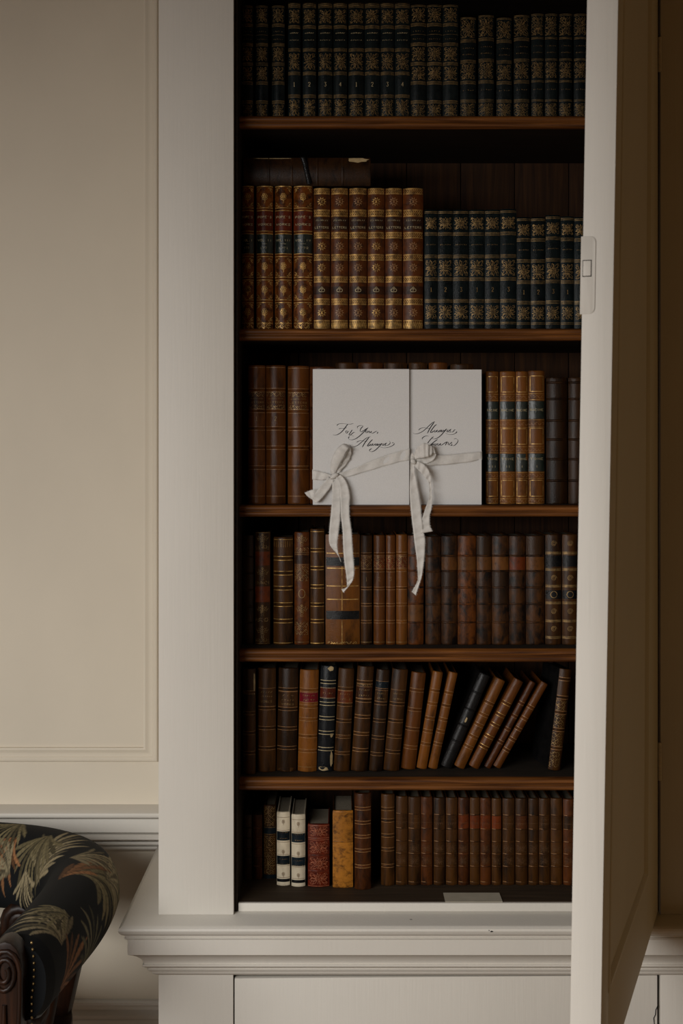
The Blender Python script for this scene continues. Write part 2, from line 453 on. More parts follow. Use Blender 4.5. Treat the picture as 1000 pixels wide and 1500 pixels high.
BZ = led[-1][1]
m = MB(); m.box(BX0, OX0 - .0005, 0, .018, 0.001, BZ + .002); cpart(m, 'base_stile', PAINT, bevel=.001)
m = MB(); m.box(OX1 + .0005, BX1, 0, .018, 0.001, BZ + .002); cpart(m, 'base_stile', PAINT, bevel=.001)
for x0, x1 in ((BX0, BX0 + .018), (BX1 - .018, BX1)):
    m = MB(); m.box(x0, x1, .018, WALLY, .001, BZ + .002); cpart(m, 'base_side', PAINT)
m = MB(); m.box(OX0, OX1, .022, .040, .001, BZ + .002); cpart(m, 'dark_gap_backing', GAPBLACK)  # black sheet standing in for the shade behind the door gaps
m = MB()
zt = WZ(1433.2, .002)
m.box(OX0 + .0012, WX(962.6, .002), .002, .020, .09, zt)
m.v = [(x, y, z + (.0046 * (x - OX0) / (OX1 - OX0) if z > .3 else 0)) for x, y, z in m.v]
cpart(m, 'cupboard_door', PAINT, bevel=.0014)
m = MB()
cr = [(963.5, 1474), (960.5, 1480), (960, 1487), (957.5, 1492), (958.5, 1503)]
for i in range(len(cr) - 1):
    (x0, y0), (x1, y1) = cr[i], cr[i + 1]
    m.add([(WX(x0 - .5, 0), .0016, WZ(y0, 0)), (WX(x0 + .5, 0), .0016, WZ(y0, 0)), (WX(x1 + .5, 0), .0016, WZ(y1, 0)), (WX(x1 - .5, 0), .0016, WZ(y1, 0))], [(0, 1, 2, 3)])
cpart(m, 'paint_crack', GAPBLACK, solid=.0010)
m = MB(); m.box(OX0, OX1, .006, .020, .001, .085); cpart(m, 'plinth', PAINT)

# ------------------------------------------------------------------ the open glass-less door, warped with age
DT = 0.032; DW = 0.610; DZ0, DZ1 = LEDGE + .004, 2.095
HX, HYY = WX(963, 0), -0.001
def door_pt(u, t, z):
    """u: from the hinge towards the free edge, t: from the outer face towards the inner face"""
    a = radians(17.8 - 1.65 * (z - 1.32) / 1.054)
    return (HX - sin(a) * u - cos(a) * t, HYY - cos(a) * u + sin(a) * t, z)
def dbox(m, u0, u1, t0, t1, z0, z1, nz=24):
    b = MB(); b.box(u0, u1, t0, t1, z0, z1, nz)
    m.add([door_pt(*p) for p in b.v], b.f)
FS, HS, BR = .060, .150, .098      # free stile, hinge stile, bottom rail
m = MB(); dbox(m, DW - FS, DW, 0, DT, DZ0, DZ1)
DOOR = cpart(m, 'door', PAINT, bevel=.0015, smooth=.5)
DOOR['label'] = 'free stile of the open panelled door, its edge towards the viewer'
def dpart(m, name, mat, **kw):
    o = m.build(name, mat, None, **kw); o.parent = DOOR
    return o
m = MB(); dbox(m, 0, HS, 0, DT, DZ0, DZ1); dpart(m, 'hinge_stile', PAINT, bevel=.0012, smooth=.5)
m = MB(); dbox(m, HS, DW - FS, 0, DT, DZ0, DZ0 + BR, 3); dpart(m, 'bottom_rail', PAINT, bevel=.0008, smooth=.5)
m = MB(); dbox(m, HS, DW - FS, 0, DT, DZ1 - .09, DZ1, 3); dpart(m, 'top_rail', PAINT, bevel=.0008, smooth=.5)
m = MB(); dbox(m, HS - .004, DW - FS + .004, .0035, .021, DZ0 + BR - .004, DZ1 - .086); dpart(m, 'panel', PAINT, smooth=.5)
# ovolo moulding planted round the panel on the outer face
m = MB()
u0, u1, z0, z1 = HS, DW - FS, DZ0 + BR, DZ1 - .09
rings = []
for d, t in ((-.004, .0035), (-.004, -.0004), (-.002, -.0014), (.002, -.0014), (.005, .0010), (.007, .0036)):
    ring = []
    cs = [(u0 + d, z0 + d), (u1 - d, z0 + d), (u1 - d, z1 - d), (u0 + d, z1 - d)]
    for k in range(4):
        a, b = cs[k], cs[(k + 1) % 4]
        for q in range(12):
            ring.append(door_pt(a[0] + (b[0] - a[0]) * q / 12, t, a[1] + (b[1] - a[1]) * q / 12))
    rings.append(ring)
m.loft(rings, cap=False); dpart(m, 'panel_moulding', PAINT, smooth=.6)
# painted-over rim lock let into the free edge
def lock_shape(u_out, t0, t1, z0, z1, r):
    pts = []
    for (ct, cz, a0) in ((t0 + r, z0 + r, 180), (t0 + r, z1 - r, 90)):
        for k in range(6):
            a = radians(a0 + (90 - 18 * k if a0 == 180 else 90 - 18 * k))
            pts.append((ct + cos(a) * r, cz + sin(a) * r))
    pts = [(t1, z0)] + [(t0 + r - sin(radians(90 * k / 5)) * r, z0 + r - cos(radians(90 * k / 5)) * r) for k in range(6)] + \
          [(t0 + r - cos(radians(90 * k / 5)) * r, z1 - r + sin(radians(90 * k / 5)) * r) for k in range(6)] + [(t1, z1)]
    return pts
sd = (D - .575) / F
lz0, lz1 = ZC - (460 - HY) * sd, ZC - (346 - HY) * sd
sh = lock_shape(0, .0185, DT + .0018, lz0, lz1, .006)
m = MB(); m.loft([[door_pt(DW - .004, t, z) for t, z in sh], [door_pt(DW + .0006, t, z) for t, z in sh], [door_pt(DW + .0011, t - (t - .026) * .06, z + (.02 if z < (lz0 + lz1) / 2 else -.02) * .05) for t, z in sh]])
LOCK = dpart(m, 'lock_plate', PAINT, smooth=.5)
bz0, bz1 = ZC - (405.5 - HY) * sd, ZC - (381 - HY) * sd
m = MB(); dbox(m, DW + .0005, DW + .0014, .0225, .0318, bz0, bz1, 1); dpart(m, 'lock_bolt_surround', GAPBLACK)
m = MB(); dbox(m, DW + .0005, DW + .0022, .0231, .0312, bz0 + .0008, bz1 - .0008, 1); dpart(m, 'lock_bolt', PAINT, bevel=.0005)
for ya, yb in ((55, 105), (1088, 1143)):
    m = MB()
    zc = [ZC - (y - HY) * S(-.003) for y in (yb, ya)]
    m.lathe([(.0001, zc[0] - .001), (.0028, zc[0]), (.0028, zc[1]), (.0001, zc[1] + .001)], 12, (WX(966, -.003), -.0035, 0))
    dpart(m, 'hinge', IRON)
# ------------------------------------------------------------------ tooling drawn on the spines
FONT = {
 'A': [[(0, 0), (.5, 1), (1, 0)], [(.2, .35), (.8, .35)]], 'C': [[(1, .8), (.7, 1), (.3, 1), (0, .7), (0, .3), (.3, 0), (.7, 0), (1, .2)]],
 'D': [[(0, 0), (0, 1), (.6, 1), (1, .65), (1, .35), (.6, 0), (0, 0)]],
 'E': [[(1, 1), (0, 1), (0, 0), (1, 0)], [(0, .5), (.7, .5)]], 'F': [[(1, 1), (0, 1), (0, 0)], [(0, .5), (.7, .5)]],
 'H': [[(0, 0), (0, 1)], [(1, 0), (1, 1)], [(0, .5), (1, .5)]], 'I': [[(.5, 0), (.5, 1)]], 'K': [[(0, 0), (0, 1)], [(1, 1), (0, .45), (1, 0)]],
 'L': [[(0, 1), (0, 0), (.9, 0)]], 'M': [[(0, 0), (.1, 1), (.5, .3), (.9, 1), (1, 0)]], 'N': [[(0, 0), (0, 1), (1, 0), (1, 1)]],
 'O': [[(.5, 1), (.1, .8), (0, .5), (.1, .2), (.5, 0), (.9, .2), (1, .5), (.9, .8), (.5, 1)]], 'P': [[(0, 0), (0, 1), (.7, 1), (1, .8), (.7, .5), (0, .5)]],
 'R': [[(0, 0), (0, 1), (.7, 1), (1, .78), (.7, .5), (0, .5)], [(.5, .5), (1, 0)]], 'S': [[(1, .85), (.6, 1), (.1, .85), (.2, .58), (.8, .42), (.9, .15), (.4, 0), (0, .15)]],
 'T': [[(0, 1), (1, 1)], [(.5, 1), (.5, 0)]], 'U': [[(0, 1), (0, .2), (.3, 0), (.7, 0), (1, .2), (1, 1)]], 'V': [[(0, 1), (.5, 0), (1, 1)]],
 'W': [[(0, 1), (.25, 0), (.5, .8), (.75, 0), (1, 1)]], 'X': [[(0, 0), (1, 1)], [(0, 1), (1, 0)]], "'": [[(.5, 1), (.4, .75)]], '.': [[(.4, 0), (.5, .1)]],
 '1': [[(.25, .85), (.5, 1), (.5, 0)], [(.2, 0), (.8, 0)]], '2': [[(0, .75), (.2, 1), (.8, 1), (1, .72), (.1, .05), (0, 0), (1, 0)]],
 '3': [[(0, 1), (1, 1), (.45, .6), (.9, .45), (.95, .15), (.5, 0), (0, .12)]], '4': [[(.75, 0), (.75, 1), (0, .3), (1, .3)]],
 '5': [[(.9, 1), (.15, 1), (.1, .6), (.7, .62), (1, .35), (.7, 0), (0, .1)]], '7': [[(0, 1), (1, 1), (.4, 0)]], '6': [[(.9, 1), (.2, .6), (0, .25), (.4, 0), (.9, .15), (.85, .45), (.4, .52), (.05, .3)]],
 ' ': [],
}

def spine_y(u, hw, sag):
    t = min(1.0, abs(u) / hw)
    return sag * t ** 2.2

class Deco:
    """strokes of tooling that lie on a rounded spine; u across, v up, in metres"""
    def __init__(s, w, h, sag):
        s.hw = w / 2; s.h = h; s.sag = sag; s.m = MB()
    def V(s, f): return s.h * (1 - f)
    def stroke(s, pts, width, off=.00045, seg=.0022):
        lim = s.hw * .985
        P = []
        for i in range(len(pts) - 1):
            a = np.array(pts[i], float); b = np.array(pts[i + 1], float)
            n = max(1, int(np.hypot(*(b - a)) / seg + .5)) if abs(b[0] - a[0]) > .001 else 1
            for k in range(n): P.append(a + (b - a) * k / n)
        P.append(np.array(pts[-1], float))
        n = len(P); L_, R_ = [], []
        closed = np.hypot(*(P[0] - P[-1])) < 1e-7
        for i in range(n):
            a = P[i - 1] if i else (P[-2] if closed else P[0])
            b = P[i + 1] if i < n - 1 else (P[1] if closed else P[-1])
            d = b - a; l = np.hypot(*d) or 1; nn = np.array([-d[1], d[0]]) / l * width / 2
            for lst, q in ((L_, P[i] + nn), (R_, P[i] - nn)):
                u = max(-lim, min(lim, q[0])); v = max(.0004, min(s.h - .0004, q[1]))
                lst.append((u, spine_y(u, s.hw, s.sag) - off, v))
        base = len(s.m.v); s.m.v += L_ + R_
        for i in range(n - 1):
            s.m.f.append((base + i, base + n + i, base + n + i + 1, base + i + 1))
    def hl(s, f, w=.0006, k=.97, off=.00045):
        s.stroke([(-s.hw * k, s.V(f)), (s.hw * k, s.V(f))], w, off)
    def hls(s, f, n=2, gap=.0016, w=.0006, off=.00045):
        for i in range(n):
            s.hl(f + (i - (n - 1) / 2) * gap / s.h, w, off=off)
    def circle(s, cu, cv, r, w=.0005, ry=None, n=12):
        ry = ry or r
        s.stroke([(cu + cos(2 * pi * k / n) * r, cv + sin(2 * pi * k / n) * ry) for k in range(n)] + [(cu + r, cv)], w)
    def rect(s, u0, u1, v0, v1, w=.0006):
        s.stroke([(u0, v0), (u1, v0), (u1, v1), (u0, v1), (u0, v0)], w)
    def text(s, t, f, hgt, width=None, lw=.0005):
        n = len(t); width = min(width or s.hw * 1.7, s.hw * 1.8)
        cw = width / n
        v0 = s.V(f) - hgt / 2
        for i, c in enumerate(t):
            u0 = -width / 2 + cw * (i + .16)
            for st in FONT.get(c, []):
                s.stroke([(u0 + x * cw * .68, v0 + y * hgt) for x, y in st], lw, off=.0008)
    def num(s, t, f, hgt=.0062, lw=.0007):
        s.text(t, f, hgt, .0042 * len(t), lw)
    # ornaments -------------------------------------------------
    def filigree(s, f0, f1, w=.00045, petals=8, seed=0):
        """square panel crowded with small leaves and tendrils round a centre"""
        v0, v1 = s.V(f1), s.V(f0); a = s.hw * .86; b = (v1 - v0) / 2; c = (v0 + v1) / 2
        r = random.Random(11 + seed * 7 + int(f0 * 100))
        n = petals * 2
        for k in range(n):
            th = 2 * pi * (k + .5 * (seed % 2)) / n + r.uniform(-.08, .08)
            q = max(abs(cos(th)), abs(sin(th))); long = k % 2 == 0
            R = (.98 if long else .74) / q ** .8
            e = np.array([cos(th) * a * R, sin(th) * b * R]); pn = np.array([-e[1], e[0]]) * r.uniform(.10, .17)
            st = .22 if long else .34
            P1 = [(e[0] * st, c + e[1] * st), (e[0] * .62 + pn[0], c + e[1] * .62 + pn[1]), (e[0], c + e[1])]
            P2 = [(e[0] * st, c + e[1] * st), (e[0] * .62 - pn[0], c + e[1] * .62 - pn[1]), (e[0], c + e[1])]
            ww = w * r.uniform(.8, 1.35)
            s.stroke(P1, ww)
            if long or r.random() < .5: s.stroke(P2, ww)
            if not long: s.stroke([(e[0] * 1.02, c + e[1] * 1.02), (e[0] * 1.14 + pn[0], c + e[1] * 1.14 + pn[1])], ww * 1.5)
        for sx in (-1, 1):
            for sy in (-1, 1):
                x, y = sx * a * .96, c + sy * b * .94
                s.stroke([(x, y - sy * b * .34), (x - sx * a * .16, y - sy * b * .18), (x - sx * a * .02, y - sy * b * .06), (x - sx * a * .22, y), (x - sx * a * .4, y - sy * b * .06)], w)
        s.circle(0, c, min(a, b) * .15, w * 1.2, n=6)
    def marks(s, f, hgt, n=6, lw=.00035, width=None):
        """lettering worn past reading"""
        r = random.Random(int(f * 997) + n); width = width or s.hw * 1.5; v = s.V(f)
        for k in range(n):
            u = -width / 2 + width * (k + .5) / n; q = width / n * .3
            s.stroke([(u - q * r.uniform(0, 1), v - hgt / 2), (u + q * r.uniform(-1, 1), v + hgt / 2 * r.uniform(.3, 1))], lw, off=.0008)
            if r.random() < .6: s.stroke([(u - q, v + hgt / 2 * r.uniform(-1, 1)), (u + q, v + hgt / 2 * r.uniform(-1, 1))], lw, off=.0008)
    def flower(s, f, r=.0042, w=.0009):
        c = s.V(f)
        for k in range(7):
            th = 2 * pi * k / 7 + .3
            s.circle(cos(th) * r * .62, c + .001 + sin(th) * r * .85, r * .3, w * .8, n=6)
        s.circle(0, c + .001, r * .28, w, n=6)
        s.stroke([(0, c - r * .5), (.0006, c - r * 1.3), (-.0004, c - r * 1.75)], w * .8)
    def corners(s, f0, f1, w=.0008):
        v0, v1 = s.V(f1), s.V(f0); a = s.hw * .86
        for sx in (-1, 1):
            for vv, sy in ((v0, 1), (v1, -1)):
                x = sx * a; y = vv + sy * .0016
                s.stroke([(x, y + sy * .0062), (x - sx * .0022, y + sy * .0045), (x - sx * .0030, y + sy * .002), (x - sx * .0012, y + sy * .0006), (x - sx * .0002, y + sy * .0022), (x - sx * .0016, y + sy * .0034)], w)
                s.stroke([(x - sx * .0032, y), (x - sx * .0058, y + sy * .0008)], w)
    def rosette(s, f, r=.0046, w=.0006):
        c = s.V(f); s.circle(0, c, r * .72, w, n=14)
        for k in range(10):
            th = 2 * pi * k / 10
            s.stroke([(cos(th) * r * .8, c + sin(th) * r * .8), (cos(th) * r * 1.08, c + sin(th) * r * 1.08)], w * 1.4)
        s.stroke([(-r * .35, c - r * .35), (r * .35, c + r * .35)], w); s.stroke([(-r * .35, c + r * .35), (r * .35, c - r * .35)], w)
        s.stroke([(0, c - r * .45), (0, c + r * .45)], w)
    def block(s, f0, f1, w=.0007):
        """broad gilt band: ruled edges round a worked strip"""
        v0, v1 = s.V(f1), s.V(f0); a = s.hw * .95
        s.stroke([(-a, v0), (a, v0)], w); s.stroke([(-a, v1), (a, v1)], w)
        i0, i1 = v0 + .0013, v1 - .0013; m_ = (i0 + i1) / 2
        s.stroke([(-a, i0), (a, i0)], .0006); s.stroke([(-a, i1), (a, i1)], .0006)
        n = 9
        for k in range(n):
            u = -a + 2 * a * (k + .5) / n
            s.stroke([(u - a / n * .7, m_), (u, i1 - .0003), (u + a / n * .7, m_), (u, i0 + .0003), (u - a / n * .7, m_)], .00075)
    def cartouche(s, f):
        c = s.V(f); r = .0042
        s.stroke([(-r, c - .0015), (-r * .7, c - .0026), (r * .7, c - .0026), (r, c - .0015), (r, c + .0008), (r * .7, c + .0018), (-r * .7, c + .0018), (-r, c + .0008), (-r, c - .0015)], .0008)
        s.stroke([(-r * .5, c + .0035), (0, c + .0028), (r * .5, c + .0035), (.0, c + .0048), (-r * .5, c + .0035)], .0006)
        s.stroke([(-.0005, c - .0012), (.0005, c + .0006)], .0008)
    def vase(s, f0, f1, w=.00055):
        v0, v1 = s.V(f1), s.V(f0); H = v1 - v0; a = s.hw * .62
        s.stroke([(-a * .3, v0), (a * .3, v0), (a * .1, v0 + H * .15), (a * .45, v0 + H * .32), (-a * .45, v0 + H * .32), (-a * .1, v0 + H * .15), (-a * .3, v0)], w)
        s.stroke([(0, v0 + H * .32), (0, v1)], w)
        for sx in (-1, 1):
            for k, (l, t) in enumerate(((.9, .55), (1.1, .7), (.8, .85))):
                s.stroke([(0, v0 + H * (.34 + k * .14)), (sx * a * l * .6, v0 + H * (t - .04)), (sx * a * l, v0 + H * (t - .12)), (sx * a * l * 1.1, v0 + H * (t + .03))], w)
        s.circle(0, v1 - H * .08, a * .22, w, n=7)
    def spiral(s, f, r=.0046, w=.0008):
        c = s.V(f)
        s.stroke([(cos(t) * r * (1 - t / 16), c + sin(t) * r * (1 - t / 16)) for t in [k * .5 for k in range(26)]], w)
    def arabesque(s, f0, f1, w=.0005, step=.0034):
        """small all-over scrolls"""
        v = s.V(f1) + step / 2; r = random.Random(int(f0 * 1000))
        while v < s.V(f0):
            u = -s.hw * .8
            while u < s.hw * .82:
                t0 = r.uniform(0, 6.28); q = step * .42
                s.stroke([(u + cos(t0 + k) * q, v + sin(t0 + k) * q) for k in (0, .9, 1.8, 2.7, 3.6)], w)
                u += step
            v += step

# ------------------------------------------------------------------ one book
def make_book(x, ybase, z, w, h, depth, style, label, group, lean=0.0, yaw=0.0, roll=None):
    sag = style.get('sag', .16) * w * 1.35
    root = thing('book', (x, ybase, z), label, 'book', group, (0, roll if roll is not None else lean, yaw))
    mat = L[style['mat']]; hw = w / 2
    # spine: rounded leather shell with turned-in head and tail
    m = MB(); NA = 13; back = sag + .0016
    rings = []
    for zz, ins in ((0, .0008), (.0007, .0002), (.0022, 0), (h - .0022, 0), (h - .0007, .0002), (h, .0008)):
        r = []
        for i in range(NA):
            u = -hw + 2 * hw * i / (NA - 1)
            k = 1 - ins / hw
            r.append((u * k, spine_y(u, hw, sag) + ins, zz))
        r += [(hw * .93, back, zz), (-hw * .93, back, zz)]
        rings.append(r)
    m.loft(rings); m.build('spine', mat, root, smooth=.6)
    # boards and leaves
    bt = .0022
    for sx in (-1, 1):
        m = MB(); a, b = sorted((sx * (hw - .0003), sx * (hw - bt)))
        m.box(a, b, back - .0006, depth, .0004, h - .0004); m.build('board', L[style.get('board', style['mat'])], root, smooth=0, bevel=.0004)
    m = MB(); m.box(-hw + bt, hw - bt, back, depth - .003, .003, h - style.get('sq', .0035)); m.build('pages', PAGES, root, smooth=0)
    # raised bands
    V = lambda f: h * (1 - f)
    for f in style.get('bands', ()):
        m = MB(); rings = []
        bw = style.get('bw', .0026); bo = style.get('bo', .0013)
        for i in range(NA):
            u = (-hw + 2 * hw * i / (NA - 1)) * .985
            y = spine_y(u, hw, sag)
            rings.append([(u, y + .0004, V(f) + bw * .6)] + [(u, y - bo * sin(pi * (k + .5) / 5), V(f) + bw / 2 * cos(pi * (k + .5) / 5)) for k in range(5)] + [(u, y + .0004, V(f) - bw * .6)])
        m.loft(rings); m.build('raised_band', L[style.get('bandmat', style['mat'])], root, smooth=.9)
    # leather title pieces
    for f0, f1, lm in style.get('labels', ()):
        m = MB(); rings = []
        for i in range(NA):
            u = (-hw + 2 * hw * i / (NA - 1)) * .975
            y = spine_y(u, hw, sag)
            rings.append([(u, y + .0003, V(f1)), (u, y - .0003, V(f1)), (u, y - .0003, V(f0)), (u, y + .0003, V(f0))])
        m.loft(rings); m.build('title_label', L[lm], root, smooth=.6)
    # patches where the leather is torn away
    for u0, u1, f0, f1, pm in style.get('tears', ()):
        m = MB(); r = random.Random(int(1000 * f0) + 3); ring = []
        pts = []
        for k in range(14):
            th = 2 * pi * k / 14; q = r.uniform(.75, 1.05)
            pts.append(((u0 + u1) / 2 * hw + cos(th) * q * (u1 - u0) / 2 * hw, (V(f0) + V(f1)) / 2 + sin(th) * q * (V(f0) - V(f1)) / 2))
        pts = [(max(-hw * .97, min(hw * .97, u)), max(.0005, min(h - .0005, v))) for u, v in pts]
        m.loft([[(u, spine_y(u, hw, sag) - .0004, v) for u, v in pts], [(u, spine_y(u, hw, sag) + .001, v) for u, v in pts]])
        m.build('torn_patch', L[pm], root, smooth=0)
    # tooling
    for name, gm, fn in style.get('deco', ()):
        d = Deco(w, h, sag); fn(d)
        if d.m.f: d.m.build(name, gm, root, smooth=0, solid=0)['kind'] = 'stuff'
    return root
# ------------------------------------------------------------------ styles of binding
def fr(top, bottom):
    return lambda y: (y - top) / (bottom - top)

def st_green_numbered(num, seed):
    q = fr(15, 622)
    def gilt(d):
        for y in (22, 140, 258, 380, 497): d.hls(q(y), 3, .0019, .0007)
        d.hls(q(36), 2, .0018, .0006); d.hls(q(612), 2, .002, .0006)
        for a, b in ((50, 122), (275, 362), (514, 600)): d.filigree(q(a), q(b), .0005, 8, seed)
    def txt(d):
        d.num(num, q(437)); d.hl(q(172), .0004, .5); d.marks(q(172), .0018, 5); d.marks(q(208), .0018, 6)
    return dict(mat='greenblack', sag=.14, deco=[('gilt_tooling', DULLGOLD, gilt), ('gilt_numeral', PALEGOLD, txt)])

def st_green_plain(seed):
    q = fr(30, 622)
    def gilt(d):
        for y in (132, 232, 332, 430, 528): d.hls(q(y), 3, .0019, .0007)
        d.hls(q(36), 2, .0018, .0006); d.hls(q(613), 2, .002, .0006)
        for a, b in ((45, 118), (246, 318), (346, 416), (540, 604)): d.filigree(q(a), q(b), .0005, 8, seed)
        d.hl(q(182), .0004)
    def txt(d): d.marks(q(165), .0018, 5); d.marks(q(205), .0018, 6)
    return dict(mat='greenblack', sag=.14, deco=[('gilt_tooling', DULLGOLD, gilt), ('gilt_lettering', DULLGOLD, txt)])

def st_green_short(seed, dim=False):
    q = fr(92, 622)
    def gilt(d):
        for y in (214, 320, 428, 523): d.hls(q(y), 2 if dim else 3, .0019, .0006)
        d.hls(q(98), 2, .0018, .0006); d.hls(q(614), 2, .002, .0006)
        for a, b in ((108, 200), (334, 412), (536, 606)): d.filigree(q(a), q(b), .00042, 6, seed); d.arabesque(q(a), q(b), .00035, .0042)
    def txt(d): d.marks(q(252), .0017, 6); d.marks(q(285), .0017, 7); d.marks(q(468), .0017, 5)
    return dict(mat='greenblack', sag=.13, deco=[('gilt_tooling', DULLGOLD, gilt), ('gilt_lettering', DULLGOLD, txt)])

def st_navy(num, seed):
    q = fr(345, 962)
    def gilt(d):
        for y in (470, 585, 701, 812): d.hls(q(y), 3, .0020, .0006)
        d.hls(q(360), 2, .0022, .0007); d.hls(q(926), 2, .0022, .0006); d.hl(q(958), .0007)
        for a, b in ((385, 447), (603, 686), (834, 906)): d.filigree(q(a), q(b), .0005, 8, 1 + seed % 2)
    def txt(d): d.num(num, q(755)); d.marks(q(525), .0017, 7)
    return dict(mat='navy', sag=.10, deco=[('gilt_tooling', DULLGOLD, gilt), ('gilt_numeral', DULLGOLD, txt)])

def st_poet(vol, year):
    q = fr(222, 962)
    def gilt(d):
        for y in (343, 462, 578, 698, 814): d.hls(q(y), 2, .0042, .0010)
        for a, b, c in ((228, 335, 283), (590, 690, 638), (706, 806, 757), (822, 922, 873)):
            d.flower(q(c), .0050, .0010); d.corners(q(a), q(b), .0010)
        d.hl(q(226), .0016)
        d.arabesque(q(926), q(958), .0009, .0036); d.hl(q(926), .001); d.hl(q(958), .0016)
    def txt(d):
        d.text("POPE'S", q(383), .0032, lw=.0006); d.text('WORKS', q(421), .0032, lw=.0006)
        d.text('VOL.' + vol, q(502), .0030, lw=.0005); d.hl(q(520), .0003, .3); d.text(year, q(541), .0026, d.hw * 1.2, .0004)
    return dict(mat='calf', sag=.17, labels=[(q(353), q(455), 'label_red'), (q(471), q(568), 'label_green')], bands=[q(y) for y in (343, 462, 578, 698, 814)], bw=.0022, bo=.0006,
                deco=[('gilt_tooling', GOLD, gilt), ('gilt_lettering', PALEGOLD, txt)])

def st_letters(seed):
    q = fr(235, 962)
    def gilt(d):
        for a, b in ((237, 265), (347, 379), (462, 491), (575, 604), (688, 716), (802, 831), (912, 958)): d.block(q(a), q(b), .0009)
        d.hls(q(936), 5, .0017, .0007)
    def dull(d):
        for c in (305, 533, 643, 873): d.rosette(q(c), .0060, .0007)
    def txt(d):
        d.marks(q(400), .0026, 8, .0005); d.text('LETTERS', q(437), .0030, lw=.0005); d.cartouche(q(757))
    return dict(mat='browncalf', sag=.15, labels=[(q(384), q(452), 'label_brown'), (q(738), q(778), 'label_brown')],
                deco=[('gilt_tooling', GOLD, gilt), ('gilt_rosettes', BLINDTOOL if seed % 3 else GOLD, dull), ('gilt_lettering', PALEGOLD, txt)])

def st_lettersone(num):
    q = fr(135, 915)
    ys = (275, 392, 490, 598, 710)
    def gilt(d):
        for y in ys: d.hls(q(y), 2, .0052, .0006)
        d.hl(q(870), .0007); d.hl(q(148), .0006)
    def orn(d):
        d.arabesque(q(290), q(311), .0007, .0034); d.arabesque(q(360), q(382), .0007, .0034)
        d.text('LETTERS', q(344), .0026, lw=.0005); d.marks(q(322), .0020, 11, .0004)
        if num: d.num(num, q(435), .0062, .0006)
    return dict(mat='chestnut', sag=.17, bands=[q(y) for y in ys], bo=.0011, bw=.003, labels=[(q(288), q(384), 'redbrown')],
                deco=[('gilt_rules', BLINDTOOL, gilt), ('gilt_lettering', DULLGOLD, orn)])

def st_tome(num, torn=False):
    q = fr(165, 885)
    def gilt(d):
        a = d.hw * .80
        for y0, y1 in ((194, 277), (476, 560), (756, 842)): d.rect(-a, a, d.V(q(y1)), d.V(q(y0)), .0008)
        for y in (290, 322, 430, 470, 574, 606, 714, 746, 856, 880): d.hl(q(y), .0004)
    def scr(d):
        for y in (306, 450, 590, 730, 868): d.arabesque(q(y - 9), q(y + 9), .0005, .0048)
    def txt(d):
        d.text('RACINE', q(376), .0034, lw=.0005); d.text('TOME', q(640), .0030, lw=.0005); d.num(num, q(681), .0034, .0005)
    s = dict(mat='tan', sag=.14, labels=[(q(329), q(425), 'label_green'), (q(612), q(708), 'label_green')],
             deco=[('gilt_tooling', GOLD, gilt), ('blind_tooling', BLINDTOOL, scr), ('gilt_lettering', PALEGOLD, txt)])
    if torn: s['tears'] = [(.55, .98, q(606), q(650), 'tan')]
    return s

def st_banded(mat, bands, gilt_w=0, labels=(), text=(), tears=(), sag=.17, gm=None, pair=.0048, bo=.0013, bw=.0028, extra=None, exm=None, title_gilt=True, mat_band=None):
    def gl(d):
        for f in bands: d.hls(f, 2, pair, gilt_w)
        if title_gilt:
            for f0, f1, _ in labels: d.hl(f0 + .004, .0005, off=.0007); d.hl(f1 - .004, .0005, off=.0007)
    def tx(d):
        for t, f, hh in text:
            if t == 'WORKS': d.text(t, f, hh * .9, d.hw * 1.3, .0004)
            else: d.marks(f, hh * .85, len(t), .00045, d.hw * 1.35)
    deco = []
    if gilt_w: deco.append(('gilt_rules', gm or BLINDTOOL, gl))
    if text: deco.append(('gilt_lettering', DULLGOLD, tx))
    if extra: deco.append(('gilt_tooling', exm or DULLGOLD, extra))
    s = dict(mat=mat, sag=sag, bands=list(bands), labels=list(labels), tears=list(tears), deco=deco, bo=bo, bw=bw)
    if mat_band: s['bandmat'] = mat_band
    return s

ORD = ['leftmost', 'second', 'third', 'fourth', 'fifth', 'sixth', 'seventh', 'eighth', 'ninth', 'tenth', 'eleventh', 'twelfth', 'thirteenth', 'fourteenth',
       'fifteenth', 'sixteenth', 'seventeenth', 'eighteenth', 'nineteenth', 'twentieth', 'twenty-first', 'twenty-second', 'twenty-third', 'twenty-fourth']
ROWNAME = {1: 'top shelf', 2: 'second shelf', 3: 'third shelf', 4: 'fourth shelf', 5: 'fifth shelf', 6: 'bottom shelf'}

def shelve(row, books, Y0, zshelf, bottom_px=None, gap=.0003):
    """books: (left, right, top, style, look[, options]) in pixels of the spine"""
    n = len(books)
    for i, bk in enumerate(books):
        l, r, t, style, look = bk[:5]
        op = bk[5] if len(bk) > 5 else {}
        Y = op.get('Y', Y0)
        x0, x1 = WX(l, Y), WX(r, Y)
        if i + 1 < n and 'bl' not in op:
            Yn = books[i + 1][5].get('Y', Y0) if len(books[i + 1]) > 5 else Y0
            x1 = min(x1, WX(books[i + 1][0], Yn))
        w = x1 - x0 - gap
        h = WZ(t, Y) - zshelf
        place = f'{ORD[i]} from left on {ROWNAME[row]}' if i else f'leftmost on {ROWNAME[row]}'
        depth = op.get('depth', min(.2, max(.105, h * .68)))
        make_book((x0 + x1) / 2, Y, zshelf + .0002, w, h, depth, style, f'{look}, {place}', f'books on the {ROWNAME[row]}', yaw=op.get('yaw', 0))

